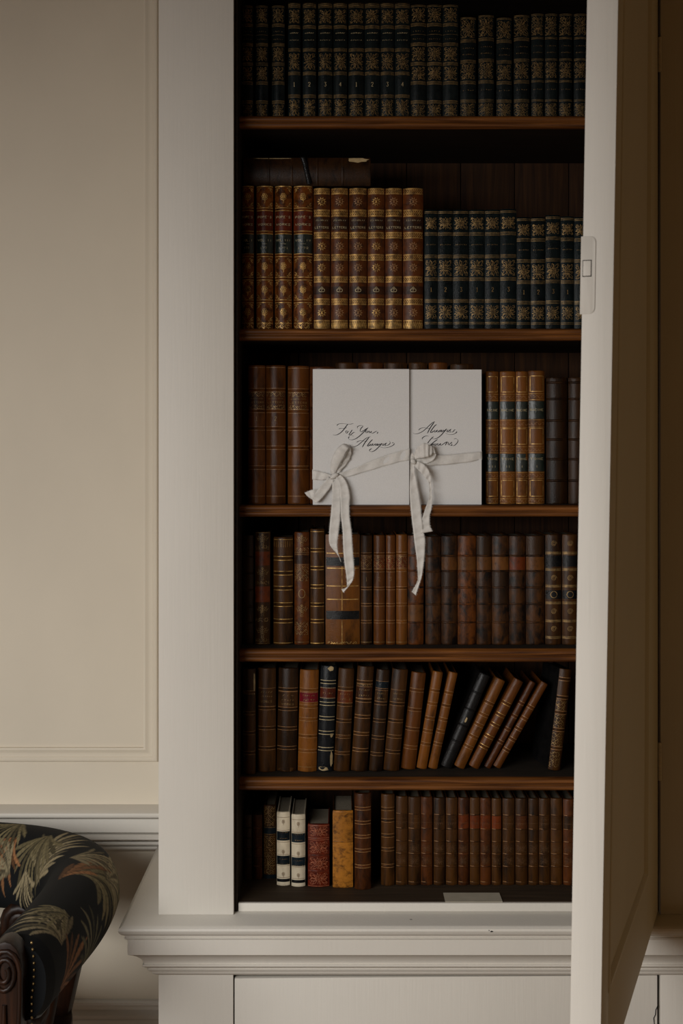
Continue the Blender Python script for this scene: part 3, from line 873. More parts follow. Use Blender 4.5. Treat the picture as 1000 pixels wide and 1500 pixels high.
def lean_book(row, i, bl, br, tl, tr, ty, by, Y, style, look, zshelf, yaw=0):
    s = S(Y)
    ang = math.atan2(((tl + tr) - (bl + br)) / 2, by - ty)
    w = (br - bl) * s * cos(ang) - .0006
    h = (by - ty) * s / cos(ang)
    h -= w * abs(sin(ang)) * .5
    place = f'{ORD[i]} from left on {ROWNAME[row]}' if i else f'leftmost on {ROWNAME[row]}'
    make_book((bl + br) / 2 * s - 500 * s, Y, zshelf + .0003 + w / 2 * abs(sin(ang)), w, h, min(.16, h * .7) if not yaw else .09, style, f'{look}, {place}', f'books on the {ROWNAME[row]}', lean=ang, yaw=yaw)

# ------------------------------------------------------------------ top shelf
R1 = [(353.6, 370.5, 8, st_green_plain(0), 'shadowed blue-black gilt book'), (374, 392.5, 8, st_green_plain(1), 'blue-black book with gilt panels'), (397.5, 416.8, 8, st_green_plain(0), 'blue-black book with bright gilt foot')]
for k, (a, b) in enumerate(((421.5, 440), (443, 463), (465.5, 487), (488, 508.5), (510, 533.5), (533.8, 556.5), (557, 577.5), (578, 600.5))):
    R1.append((a, b, 4, st_green_numbered('12341234'[k], k), 'blue-black gilt book numbered ' + '12341234'[k]))
for k, (a, b) in enumerate(((601, 624.5), (624.8, 648), (648.3, 671.5))):
    R1.append((a, b, 7, st_green_plain(k), 'tall blue-black gilt book without number'))
for k, (a, b, t) in enumerate(((674, 697.5, 25), (700.5, 724, 22), (727, 750, 26), (752.5, 776, 22), (778, 796.8, 20), (798, 817, 20), (818.8, 838.5, 20), (840.5, 860, 20))):
    R1.append((a, b, t, st_green_short(k, k > 3), 'shorter blue-black book with lacy gilt panels'))
shelve(1, R1, .085, SHELVES[1])

# ------------------------------------------------------------------ second shelf
R2 = []
for k, (a, b, v, y) in enumerate(((353.6, 371.5, 'I', '1770'), (375, 400, 'II', '1770'), (402, 427.5, 'III', '1771'), (429.5, 457.8, 'IV', '1772'))):
    R2.append((a, b, 272, st_poet(v, y), ('shadowed mottled calf book', 'mottled calf book with red and green labels', 'mottled calf book with red and green labels', 'wider mottled calf book with red and green labels')[k]))
for k, (a, b) in enumerate(((458.8, 483.5), (484.5, 510), (511, 537.6), (538.2, 563.5), (564, 589.2), (590, 620))):
    R2.append((a, b, 275.5, st_letters(k), 'brown calf book with gilt bands and rosettes'))
for k, (a, b, t) in enumerate(((621.5, 641, 307), (641, 663.4, 307), (663.4, 687, 307), (687, 710, 307), (710, 732.4, 307), (732.4, 756.6, 306), (756.6, 777.4, 318), (777.4, 799, 318), (799, 821, 315), (821, 841, 317), (841, 863, 318))):
    R2.append((a, b, t, st_navy('12312312312'[k], k), 'black-green gilt book numbered ' + '12312312312'[k]))
shelve(2, R2, .085, SHELVES[2])
# the big book lying on top of them
def old_label(d): pass
q_old = dict(mat='oldbrown', sag=.10, bands=[.22, .42, .62, .80], bo=.0005, bw=.004, labels=[], deco=[], tears=[(-1.02, -.62, .012, .19, 'bare'), (-1.0, -.90, .60, .93, 'bare')])
yb = .088
zt2 = WZ(272, .085)
w_old = WZ(229, yb) - WZ(270.5, yb)
make_book(WX(356, yb), yb, zt2 + w_old / 2 + .0012, w_old, WX(543, yb) - WX(356, yb), .19, q_old, 'large worn dark brown book lying flat on top of the second shelf row', 'books on the second shelf', roll=radians(90))
# dark marker ribbon hanging over its spine
m = MB(); pts = [(443, 229.5), (446.5, 240), (449, 252), (451.5, 263), (452.5, 270)]
L1 = []; 
for (px, py) in catmull(pts, 5):
    L1.append([(WX(px + q, yb - .0015), yb - .0012 - .0006 * (1 - q * q / 16), WZ(py, yb - .0015)) for q in (-3.6, 0, 3.6)])
m.loft(L1, cap=False, closed=False)
o = m.build('marker_ribbon', L['black'], None, solid=.0006)
tag(o, 'thin black ribbon hanging over the spine of the flat-lying brown book', 'ribbon')

# ------------------------------------------------------------------ third shelf
R3 = [(363, 388.3, 535, st_lettersone('1'), 'smooth brown book numbered 1'), (389, 418, 535, st_lettersone('2'), 'smooth brown book numbered 2'), (421, 452.5, 536, st_lettersone(''), 'smooth brown book beside the white booklets')]
bq = [.13, .30, .45, .60, .76]
for k, (a, b, t) in enumerate(((453.2, 490.5, 537), (491, 521.5, 531), (524.5, 561, 531), (562, 596.5, 531), (598.5, 626, 531), (628, 655.5, 531), (660, 694, 533))):
    R3.append((a, b, t, st_banded(('redbrown', 'umber', 'chestnut', 'umber', 'umber', 'chestnut', 'umber')[k], bq), 'brown book showing only its top behind the booklets'))
for k, (a, b, t) in enumerate(((711.5, 730.5, 544), (732, 755, 544), (755.3, 773.5, 544), (774, 798, 543))):
    R3.append((a, b, t, st_tome(('III', 'II', 'I', 'I')[k], k == 2), 'tan gilt-framed book with two dark green labels'))
rough = [.04, .17, .34, .49, .645, .815]
R3.append((800.5, 832, 553, st_banded('dark', rough, bo=.0018, bw=.0034), 'thick dark ribbed leather book'))
R3.append((833, 858, 553, st_banded('dark', rough, bo=.0018, bw=.0034), 'dark ribbed book half hidden by door'))
shelve(3, R3, .090, SHELVES[3])

# ------------------------------------------------------------------ fourth shelf
q = fr(150, 785)
def vases(d):
    for a, b in ((165, 225), (352, 420), (562, 622), (680, 745)): d.vase(q(a), q(b), .0006)
    for a, b in ((232, 250), (428, 448), (632, 655), (750, 772)): d.arabesque(q(a), q(b), .0005, .003)
    d.hl(q(156), .0006); d.hl(q(778), .0006)
h1 = dict(mat='umber', sag=.15, labels=[(q(262), q(340), 'label_rust'), (q(458), q(546), 'label_rust')], deco=[('gilt_tooling', DULLGOLD, vases)])
q2 = fr(182, 785)
h2b = [q2(y) for y in (301, 384, 468, 560, 652)]
def h2x(d):
    d.hl(q2(196), .0009); d.hl(q2(775), .0009)
    for k in range(9):
        u = -d.hw * .9 + d.hw * 1.8 * k / 8; d.stroke([(u, d.V(q2(205))), (u, d.V(q2(238)))], .0003)
h2 = st_banded('umber', h2b, .0010, gm=GOLD, pair=.0056, bo=.0015, bw=.0036, extra=h2x, exm=GOLD)
q3 = fr(152, 785)
def h3x(d):
    d.vase(q3(170), q3(232), .0006); d.arabesque(q3(345), q3(428), .0005, .003); d.vase(q3(560), q3(625), .0006); d.arabesque(q3(650), q3(730), .0005, .0034)
    d.arabesque(q3(238), q3(262), .0006, .003)
    for y in (268, 278, 335, 770): d.hl(q3(y), .0005)
    d.circle(0, d.V(q3(498)), .0048, .0009, .0066, 18)
h3 = dict(mat='browncalf', sag=.15, labels=[(q3(285), q3(330), 'label_brown')], deco=[('gilt_tooling', DULLGOLD, h3x)])
q4 = fr(135, 785)
h4 = st_banded('umber', [q4(y) for y in (254, 355, 458, 560, 652)], .0009, gm=GOLD, pair=.0050, bo=.0013, bw=.0032, extra=lambda d: (d.hl(q4(150), .0008), d.hl(q4(776), .0012)), exm=GOLD)
q5 = fr(165, 785)
def h5x(d):
    for y in (271, 355, 455, 530): d.hl(q5(y), .0012, .93)
    d.arabesque(q5(764), q5(780), .0008, .0034)
    d.stroke([(-.0010, d.V(q5(345))), (-.0010, d.V(q5(592)))], .0009); d.stroke([(-.0010, d.V(q5(645))), (-.0010, d.V(q5(782)))], .0009)
h5 = dict(mat='tan', sag=.07, labels=[(q5(294), q5(342), 'label_black'), (q5(595), q5(642), 'label_black')], deco=[('gilt_tooling', GOLD, h5x)])
def small_tan(mat, num, lab):
    s_ = fr(168, 785)
    bs = [s_(y) for y in (275, 368, 468, 560, 655)]
    def x(d):
        d.arabesque(s_(292), s_(352), .0006, .0034); d.hl(s_(290), .0006); d.hl(s_(355), .0006); d.hl(s_(770), .0007)
        if num: d.num(num, s_(415), .0058, .0006)
    return st_banded(mat, bs, .0006, labels=[(s_(286), s_(358), lab)], bo=.0010, bw=.0024, pair=.0040, extra=x, exm=DULLGOLD, title_gilt=False)
def worn(mat, lab, dark_first=False, extra_labels=()):
    s_ = fr(168, 762)
    labs = list(extra_labels)
    if lab: labs.append((s_(284), s_(354), lab))
    return st_banded(mat, [s_(y) for y in (277, 361, 450, 540, 640)], 0, labels=labs, bo=.0012, bw=.0028, sag=.15)
q8 = fr(160, 762)
def circ(d):
    for y in (210, 398, 580, 675): d.spiral(q8(y), .0046, .0008)
    d.circle(0, d.V(q8(488)), .0050, .0010, n=14)
    for y in (262, 352, 442, 534, 632, 722): d.hls(q8(y), 3, .0014, .0008)
i8 = dict(mat='umber', sag=.15, labels=[(q8(276), q8(336), 'label_black'), (q8(465), q8(512), 'label_black')], deco=[('gilt_tooling', DULLGOLD, circ)])
sI = fr(168, 762)
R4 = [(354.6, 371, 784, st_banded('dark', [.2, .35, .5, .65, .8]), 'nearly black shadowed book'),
      (373, 395.5, 779, h1, 'mottled book with gilt vases and rust labels'), (400, 429, 787, h2, 'brown book with five doubled gilt rules'), (430.8, 453, 779.5, h3, 'brown book with small gilt oval ring'),
      (454.2, 475, 775, h4, 'slim tall brown book with gilt rules'), (476.5, 527, 783, h5, 'very thick tan book with two black bands'),
      (528, 545, 784, small_tan('umber', '1', 'redbrown'), 'small brown book numbered 1'), (547, 563.8, 784, small_tan('chestnut', '2', 'label_rust'), 'small chestnut book numbered 2'),
      (565, 579, 784, small_tan('chestnut', '3', 'label_rust'), 'narrow chestnut book numbered 3'), (580, 596.5, 783, small_tan('tan', '', 'label_rust'), 'small bright tan book with reddish label'),
      (597, 620.5, 784.5, worn('worn', None, False, [(sI(545), sI(640), 'label_tan')]), 'worn patchy tan book under the ribbon end'), (623, 646, 786, worn('worndark', None), 'worn dark reddish ribbed book'),
      (646.4, 670, 785, worn('worndark', 'label_tan', False, [(sI(366), sI(445), 'dark')]), 'worn dark book with small tan patch'), (670.4, 697.5, 785, worn('worn', 'label_tan'), 'broad worn tan ribbed book'),
      (698, 720.4, 785, worn('worndark', 'label_tan', False, [(sI(175), sI(270), 'dark')]), 'worn book with black head and tan label'), (720.8, 745.5, 785, worn('worndark', 'label_tan', False, [(sI(366), sI(536), 'dark')]), 'worn blackened book with tan label'),
      (746, 770.4, 785, worn('worndark', 'label_rust'), 'worn brown book with rust label'), (770.8, 798, 785, worn('worndark', 'label_tan', False, [(sI(172), sI(270), 'dark')]), 'thick worn book with wide tan label'),
      (798.8, 823, 783, i8, 'dark book with five gilt spirals'), (823.6, 846, 783, i8, 'dark book with gilt spirals beside the door')]
shelve(4, R4, .100, SHELVES[4])

# ------------------------------------------------------------------ fifth shelf, books sliding over to the right
z5 = SHELVES[5]
qa = fr(75, 660)
def bl(*ys): return [qa(y) for y in ys]
J = [
 (355, 374, 355, 374, 980, 1135, .076, st_banded('umber', bl(205, 320, 430, 540), .0004, tears=[(.7, .98, .03, .25, 'bare')]), 'dark brown book with frayed right edge'),
 (376, 403.5, 376.5, 404, 979.5, 1131.6, .092, st_banded('umber', bl(300, 412, 525), .0006, labels=[(qa(185), qa(292), 'umber')], text=[('DRAYS', qa(208), .0034), ('ESSAYS', qa(232), .0034), ('WORKS', qa(262), .0038)]), 'plain brown book with four lettered lines'),
 (404.2, 434, 408, 437, 979, 1131, .093, st_banded('dark', bl(196, 305, 415, 525), .0006, labels=[(qa(206), qa(298), 'umber')], text=[('THE', qa(228), .003), ('MORAL', qa(254), .003), ('WORKS', qa(278), .003)], tears=[(-.95, .8, .955, .999, 'umber')]), 'dark grey-brown book with lettered label'),
 (435.5, 463.5, 438.8, 467, 982, 1131.6, .092, st_banded('tan', bl(190, 285, 358, 455, 540), .0006, labels=[(qa(203), qa(262), 'label_crimson')], text=[('BUTLER', qa(220), .0032), ('HUDIB', qa(246), .0032)], extra=lambda d: (d.hl(qa(632), .0006)), gm=BLINDTOOL), 'light tan book with crimson title label'),
 (463.8, 487.5, 469.5, 493.4, 976, 1131.6, .093, st_banded('blueblack', bl(165, 285, 365, 445, 535), .0009, gm=PALEGOLD, labels=[(qa(195), qa(256), 'label_red')], tears=[(-.15, .7, .0, .05, 'bare'), (.55, .95, .80, .97, 'bare'), (-.9, .5, .95, .995, 'bare'), (.5, .9, .62, .68, 'bare')], text=[('TALES', qa(225), .003)]), 'blue-black book with chipped pale patches'),
 (488.2, 511.6, 496, 519, 980, 1131.6, .093, st_banded('umber', bl(190, 280, 372, 462, 555), .0005, labels=[(qa(200), qa(272), 'label_rust')], text=[('LIVES', qa(220), .003), ('POETS', qa(248), .003)], tears=[(-.1, .8, .27, .33, 'label_tan')]), 'brown book with rust label and orange scar'),
 (513.5, 538, 523.5, 548, 977, 1131.6, .093, st_banded('umber', bl(163, 265, 355, 450, 540), .0008, gm=BLINDTOOL, labels=[(qa(185), qa(255), 'label_brown')], text=[('SACRED', qa(205), .003), ('BIBLE', qa(235), .003)], extra=lambda d: d.arabesque(qa(172), qa(184), .0006, .003)), 'glossy brown book with gilt title and rules'),
 (539.8, 559.6, 551, 572, 980, 1130, .093, st_banded('dark', bl(268, 368, 465, 560), .0005, labels=[(qa(140), qa(185), 'label_blue'), (qa(192), qa(262), 'umber')], text=[('POEMS', qa(212), .003), ('FABLES', qa(240), .003)]), 'dark brown book with blue-black label'),
 (561, 584.4, 574.8, 598, 980, 1130, .095, st_banded('umber', bl(275, 372, 462, 550), .0005, labels=[(qa(192), qa(268), 'umber')], text=[('NATURAL', qa(215), .003), ('HISTORY', qa(245), .003)]), 'leaning brown book with gilt-lettered title'),
]
qk = fr(88, 615)
kb = [qk(y) for y in (185, 290, 395, 495)]
K = [
 (586.5, 608.5, 601, 626, 984, 1127, .105, st_banded('chestnut', kb, .0006), 'chestnut leaning book with doubled rules'),
 (609.5, 625, 634.5, 649, 983, 1126.5, .108, st_banded('tan', [qk(y) for y in (190, 262, 340, 410, 480)], .0006), 'slim tan leaning book'),
 (626.5, 640.5, 657, 671.5, 984, 1126.5, .108, st_banded('tan', [qk(y) for y in (200, 270, 345, 410, 480)], .0006), 'slim tan leaning book before the black one'),
 (644, 662, 701, 722, 987, 1126.5, .108, st_banded('black', [.2, .38, .55, .72], 0, tears=[(-.2, .2, .46, .52, 'bare')]), 'black slanting book with small pale scrape'),
 (663.5, 681, 725, 744, 994, 1126.5, .106, st_banded('tan', [qk(y) for y in (230, 300, 360, 430, 490)], .0006), 'bright tan slanting book'),
 (684.5, 702, 753, 770, 995, 1126.5, .106, st_banded('chestnut', [qk(y) for y in (230, 300, 360, 430, 490)], .0007, gm=GOLD), 'chestnut slanting book with glinting rules'),
 (708, 719, 775, 788, 998, 1126, .110, st_banded('redbrown', [.25, .4, .55, .7], .0006), 'thin red-brown slanting book'),
 (720.5, 734, 792, 806, 999, 1125.5, .110, st_banded('chestnut', [qk(y) for y in (240, 310, 375, 440, 505)], .0007), 'thin chestnut slanting book, last of the fallen run'),
 (803, 822, 822, 839, 980, 1129, .098, dict(st_banded('umber', [.1, .28, .43, .60, .78], .0008, gm=BLINDTOOL, extra=lambda d: [d.arabesque(a, b, .0006, .004) for a, b in ((.30, .41), (.46, .58), (.63, .76), (.82, .97))]), board='black'), 'worn gilt-flecked book leaning by the door'),
]
for i, (bl_, br_, tl_, tr_, ty, by, Y, st, look) in enumerate(J + K):
    lean_book(5, i, bl_, br_, tl_, tr_, ty, by, Y, st, look, z5, yaw=radians(9) if i == len(J + K) - 1 else 0)

# ------------------------------------------------------------------ bottom shelf
def bottomY(py): return (0.660 / ((py - HY) * .001) - 1) * D
qw = fr(155, 568)
def vellum(top, bot):
    v = fr(top, bot)
    t = bot - top
    F_ = lambda a: a
    def x(d):
        for f in (.115, .545, .845): d.flower(f if f > .2 else .135, .0026, .0005)
        for f in (.07, .245, .405, .575, .725, .885): d.hl(f, .0006)
    def g(d):
        for f in (.275, .355, .635, .70): d.marks(f, .0012, 6)
    return dict(mat='vellum', sag=.14, sq=.002, labels=[(.262, .385, 'label_blue'), (.592, .712, 'label_blue'), (.905, .945, 'label_black')], deco=[('brown_tooling', BROWNTOOL, x), ('gilt_rules', DULLGOLD, g)])
def lacy(d):
    for a, b in ((.02, .28), (.40, .62), (.66, .80), (.82, .93)): d.arabesque(a, b, .0008, .0034)
    for f in (.3, .39, .64, .81): d.hl(f, .0006)
def redx(d):
    for a, b in ((.03, .19), (.27, .46), (.52, .72), (.77, .96)): d.filigree(a, b, .0006, 8, 1)
    for f in (.02, .215, .245, .485, .50, .735, .75, .98): d.hl(f, .0008)
REDG = BLINDTOOL
small = [.20, .355, .50, .64, .79]
def row6(mat, lab, k):
    fz = fr(70, 545)
    def x(d):
        d.hls(fz(185), 2, .012, .0005); 
        if k % 3 != 1: d.marks(fz(185), .0022, 5); d.marks(fz(212), .002, 4)
        for y in (308, 375, 443, 528): d.stroke([(-d.hw * .95, d.V(fz(y))), (-d.hw * .1, d.V(fz(y)))], .0006); d.hl(fz(y), .0003)  # heavier left halves drawn as faint glints on the bands
        d.filigree(fz(325), fz(365), .0003, 6, k); d.filigree(fz(392), fz(432), .0003, 6, k)
    def glint(d):  # painted highlights: bright strokes on the left of each band
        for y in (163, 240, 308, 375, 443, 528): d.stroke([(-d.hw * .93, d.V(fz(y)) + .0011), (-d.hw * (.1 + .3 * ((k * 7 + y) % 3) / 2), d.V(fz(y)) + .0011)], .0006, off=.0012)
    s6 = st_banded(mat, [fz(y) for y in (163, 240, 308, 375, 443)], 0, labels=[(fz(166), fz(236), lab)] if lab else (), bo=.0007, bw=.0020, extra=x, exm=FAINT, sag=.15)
    s6['deco'].append(('gilt_rules', BLINDTOOL, glint))  # these strokes are painted glints, not gilding
    return s6
R6 = [
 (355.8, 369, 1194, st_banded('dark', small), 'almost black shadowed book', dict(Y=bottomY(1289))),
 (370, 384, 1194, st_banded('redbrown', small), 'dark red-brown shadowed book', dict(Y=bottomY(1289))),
 (386, 404, 1180, dict(mat='umber', sag=.14, labels=[(.29, .385, 'label_blue'), (.935, .99, 'label_blue')], deco=[('gilt_tooling', DULLGOLD, lacy)]), 'dark lattice-gilt book', dict(Y=bottomY(1288.5))),
 (405, 424.5, 1190, vellum(0, 1), 'cream vellum book with blue bands', dict(Y=bottomY(1298), depth=.1)),
 (426.5, 447, 1193.6, vellum(0, 1), 'slightly thicker cream vellum book with blue bands', dict(Y=bottomY(1299.5), depth=.1)),
 (450.5, 482.5, 1208, dict(mat='red', sag=.10, sq=.002, bands=[.23, .492, .742], bo=.0008, deco=[('gilt_tooling', RUSTTOOL, redx)]), 'short thick dark red tooled book', dict(Y=bottomY(1300), depth=.1)),
 (487, 517, 1188, dict(mat='ochre', sag=.07, sq=.002, bands=[.40], bo=.0006, labels=[(.02, .385, 'ochre')], board='umber', deco=[]), 'ochre yellow stained book', dict(Y=bottomY(1301), depth=.1)),
 (519, 543.5, 1163, st_banded('redbrown', [.155, .30, .445, .59, .755], .0008, gm=BLINDTOOL, pair=.0044), 'tall brown ribbed book before the gap', dict(Y=bottomY(1304))),
 (558, 578, 1164, st_banded('umber', [.16, .285, .45, .60, .78], .0006, gm=BLINDTOOL), 'brown ribbed book right of the gap', dict(Y=bottomY(1298))),
 (579.5, 597, 1167, row6('umber', 'umber', 0), 'small brown set volume', {}),
]
spans = ((597.8, 616, 1168), (616.4, 633.5, 1168), (635, 652, 1169), (653, 670, 1169), (671, 687, 1169), (688, 703, 1169), (703.4, 719, 1169.5), (720, 734.5, 1170), (736, 754, 1170), (755, 773, 1170), (774, 789, 1170), (789.4, 806, 1170), (806.5, 824, 1170), (825, 842, 1171))
m6 = ['umber', 'redbrown', 'umber', 'umber', 'redbrown', 'umber', 'redbrown', 'umber', 'umber', 'umber', 'umber', 'umber', 'umber', 'redbrown']
l6 = ['umber', 'redbrown', 'umber', 'umber', 'label_rust', 'label_rust', 'label_rust', 'label_rust', 'umber', 'redbrown', 'umber', 'umber', 'umber', 'umber']
for k, (a, b, t) in enumerate(spans):
    R6.append((a, b, t, row6(m6[k], l6[k], k), 'small brown set volume with ' + ('rust label' if l6[k] == 'label_rust' else 'plain dark label'), {}))
shelve(6, R6, .092, CASEFLOOR)
# ------------------------------------------------------------------ the two white booklets
CY = 0.066           # front of the left booklet
def booklet(px0, px1, py0, py1, Y, th, label):
    root = thing('vow_booklet', (WX(px0, Y), Y, SHELVES[3] + .0003), label, 'booklet', 'white paper booklets on the third shelf')
    w = WX(px1, Y) - WX(px0, Y); h = WZ(py0, Y) - SHELVES[3]
    for name, a, b in (('front_cover', 0, .0007), ('leaves', .0008, th - .0008), ('back_cover', th - .0007, th)):
        m = MB(); ins = .0012 if name == 'leaves' else 0
        m.box(ins * .2, w - ins, a, b, ins, h - ins)
        m.build(name, PAPER, root, smooth=0)
    return root
BK1 = booklet(458, 599, 541.0, 740, CY, .0042, 'white booklet lettered For You Always, in front, with a bow')
BK2 = booklet(566, 705, 541.7, 740, CY + .0062, .0042, 'white booklet lettered Always Yours, tucked behind the other')

def pen_strokes(strokes, ox, oy, sc, Y, root, name):
    """handwriting: thin up-strokes, swelling down-strokes"""
    m = MB(); s = S(Y); rx, ry, rz = root.location
    for st in strokes:
        thick = 1.0
        if isinstance(st[0], (int, float)): thick = st[0]; st = st[1:]
        P = catmull([(ox + x / sc, oy + y / sc) for x, y in st], 7)
        n = len(P); A = []; B = []
        for i in range(n):
            a = P[max(i - 1, 0)]; b = P[min(i + 1, n - 1)]
            dx, dy = b[0] - a[0], b[1] - a[1]; l = math.hypot(dx, dy) or 1e-6
            dx /= l; dy /= l
            down = abs(dy * .82 - dx * .57)
            wd = .32 + .72 * thick * down ** 3
            e = min(1, .35 + min(i, n - 1 - i) / 4)
            wd *= e / 2
            for lst, sg in ((A, 1), (B, -1)):
                px, py = P[i][0] - dy * wd * sg, P[i][1] + dx * wd * sg
                lst.append((WX(px, Y) - rx, Y - .00022 - ry, WZ(py, Y) - rz))
        bse = len(m.v); m.v += A + B
        for i in range(n - 1): m.f.append((bse + i, bse + n + i, bse + n + i + 1, bse + i + 1))
    return m.build(name, INK, root, smooth=0)
sc = 1000 / 110
W1 = [
 [(80, 128), (82, 112), (105, 99), (150, 95), (200, 101), (250, 103), (297, 93)],
 [1.3, (222, 102), (195, 135), (160, 182), (118, 222), (70, 246), (18, 246)],
 [(98, 168), (130, 158), (165, 160), (208, 150)],
 [1.2, (212, 188), (194, 200), (196, 222), (214, 216), (222, 198), (208, 190)], [(222, 198), (242, 200)],
 [1.2, (280, 178), (262, 205), (238, 240), (242, 252), (262, 242), (296, 214), (318, 212)],
 [(262, 242), (280, 258), (302, 264)],
 [(350, 160), (348, 140), (372, 124), (405, 120), (425, 128)], [1.1, (425, 128), (396, 160), (384, 192), (396, 206), (430, 188), (490, 150)],
 [1.4, (492, 148), (452, 188), (412, 228), (368, 268), (318, 300), (268, 312), (234, 300), (230, 280), (246, 268)],
 [1.1, (476, 188), (456, 202), (460, 218), (480, 212), (488, 196), (474, 190)],
 [1.1, (488, 196), (508, 196), (500, 214), (514, 218), (536, 196)], [1.1, (538, 196), (530, 214), (544, 226), (580, 208), (606, 194)],
 [1.4, (614, 204), (620, 212), (608, 228)],
 [1.0, (256, 384), (262, 400), (296, 406), (352, 384), (410, 336), (462, 292), (524, 268)],
 [1.4, (506, 276), (468, 322), (440, 362), (412, 412)],
 [(336, 346), (366, 328), (408, 322), (452, 332), (478, 330)],
 [1.3, (552, 308), (530, 326), (500, 362), (480, 392), (494, 394), (520, 372)],
 [1.1, (532, 362), (514, 386), (530, 388), (556, 360)], [1.1, (558, 360), (544, 384), (562, 384), (590, 360)],
 [1.1, (612, 364), (590, 374), (588, 388), (604, 382), (620, 362)], [1.1, (622, 362), (610, 386), (624, 384), (640, 364)],
 [1.1, (640, 362), (634, 378), (652, 372), (676, 356)], [1.3, (678, 356), (640, 398), (590, 446), (544, 470), (514, 466), (510, 448), (540, 424)],
 [1.1, (700, 362), (682, 376), (684, 388), (704, 378), (722, 358)], [1.1, (738, 350), (722, 370), (722, 388), (702, 392)],
 [(722, 388), (756, 382), (784, 354), (774, 324)],
 [(644, 406), (700, 418), (764, 410), (816, 388), (838, 364), (826, 348), (808, 356)],
]
pen_strokes(W1, 485, 610, sc, CY, BK1, 'handwriting')
W2 = [
 [1.0, (40, 216), (66, 232), (116, 226), (184, 190), (250, 130), (298, 86), (336, 66)],
 [1.4, (326, 76), (292, 122), (262, 170), (232, 226)],
 [(114, 184), (146, 158), (196, 150), (240, 162), (268, 160)],
 [1.3, (360, 108), (338, 120), (300, 166), (274, 212), (290, 214), (318, 192)],
 [1.1, (336, 178), (322, 206), (338, 208), (366, 180)], [1.1, (370, 178), (358, 204), (374, 208), (400, 184)],
 [1.1, (418, 178), (392, 190), (386, 206), (404, 202), (426, 178)], [1.1, (428, 178), (416, 204), (430, 204), (446, 184)],
 [1.1, (448, 176), (444, 196), (464, 188), (492, 164)], [1.3, (494, 164), (456, 204), (412, 254), (362, 290), (318, 300), (294, 288), (320, 268)],
 [1.1, (512, 178), (494, 194), (496, 208), (518, 196), (534, 176)], [1.1, (550, 166), (536, 188), (538, 208), (512, 210)],
 [(538, 208), (572, 206), (594, 180), (612, 176)], [(470, 220), (516, 240), (570, 240), (612, 222), (626, 206)], [1.5, (622, 200), (626, 206), (612, 214)],
 [1.2, (168, 308), (166, 290), (196, 266), (232, 258), (252, 268)], [1.2, (306, 276), (276, 306), (252, 336), (236, 360)],
 [1.4, (372, 304), (330, 334), (292, 366), (270, 390), (290, 384), (318, 362)],
 [1.1, (342, 362), (322, 374), (326, 388), (346, 382), (352, 366), (340, 362)], [(352, 366), (376, 360)], [1.1, (378, 360), (368, 382), (384, 384), (412, 358)], [1.1, (414, 356), (404, 380), (418, 384), (450, 364), (480, 344), (502, 338)],
 [1.3, (496, 340), (486, 358), (472, 386)], [(484, 358), (502, 344), (516, 348), (508, 372), (520, 378), (544, 356), (562, 342)], [1.2, (562, 342), (552, 354), (562, 372), (548, 388), (528, 380)],
 [(548, 386), (590, 388), (626, 356), (642, 320), (618, 296), (586, 302)],
]
pen_strokes(W2, 600, 610, sc, CY + .0062, BK2, 'handwriting')

# ------------------------------------------------------------------ torn-silk ribbons
def strip(name, root, stations, n=6, cross=6, curl=.0006, fray=(True, True), seed=1, ripple=.0008, th=.0004):
    """stations: (Ax, Ay, Bx, By, forward of the booklet in mm) in pixels"""
    stations = [(a, b, c, d, f + (3.5 * min(1, max(0, (max(b, d) - 722) / 12)))) for a, b, c, d, f in stations]
    P = catmull(stations, n); rr = random.Random(seed)
    rx, ry, rz = root.location
    m = MB(); rings = []; edges = ([], [])
    for i, (ax, ay, bx, by, fw) in enumerate(P):
        ring = []
        for k in range(cross + 1):
            t = k / cross
            px, py = ax + (bx - ax) * t, ay + (by - ay) * t
            yy = CY - fw * .001 - curl * sin(pi * t) * (1 if (seed % 2) else -1) - ripple * sin(i * .8 + seed + t * 2.2)
            ring.append((WX(px, yy) - rx, yy - ry, WZ(py, yy) - rz))
        rings.append(ring); edges[0].append(ring[0]); edges[1].append(ring[-1])
    m.loft(rings, cap=False, closed=False)
    o = m.build(name, SILK, root, smooth=1.2, solid=th)
    # threads along the torn edges
    f = MB()
    for side in (0, 1):
        if not fray[side]: continue
        E = edges[side]; Oth = edges[1 - side]
        for i in range(len(E) - 1):
            a, b = Vector(E[i]), Vector(E[i + 1]); out = (Vector(E[i]) - Vector(Oth[i]))
            if out.length < .002: continue
            out.normalize(); seglen = (b - a).length
            for q in range(max(1, int(seglen / .0007))):
                p = a.lerp(b, rr.random()); d = (out + Vector((rr.uniform(-.5, .5), rr.uniform(-.5, .2), rr.uniform(-.6, .4)))).normalized() * rr.uniform(.0008, .0028)
                tdir = (b - a).normalized() * .00016
                f.add([p - tdir - out * .0004, p + tdir - out * .0004, p + d], [(0, 1, 2)])
    if f.f:
        fo = f.build('frayed_threads', SILK, o, smooth=0); fo['kind'] = 'stuff'
    return o

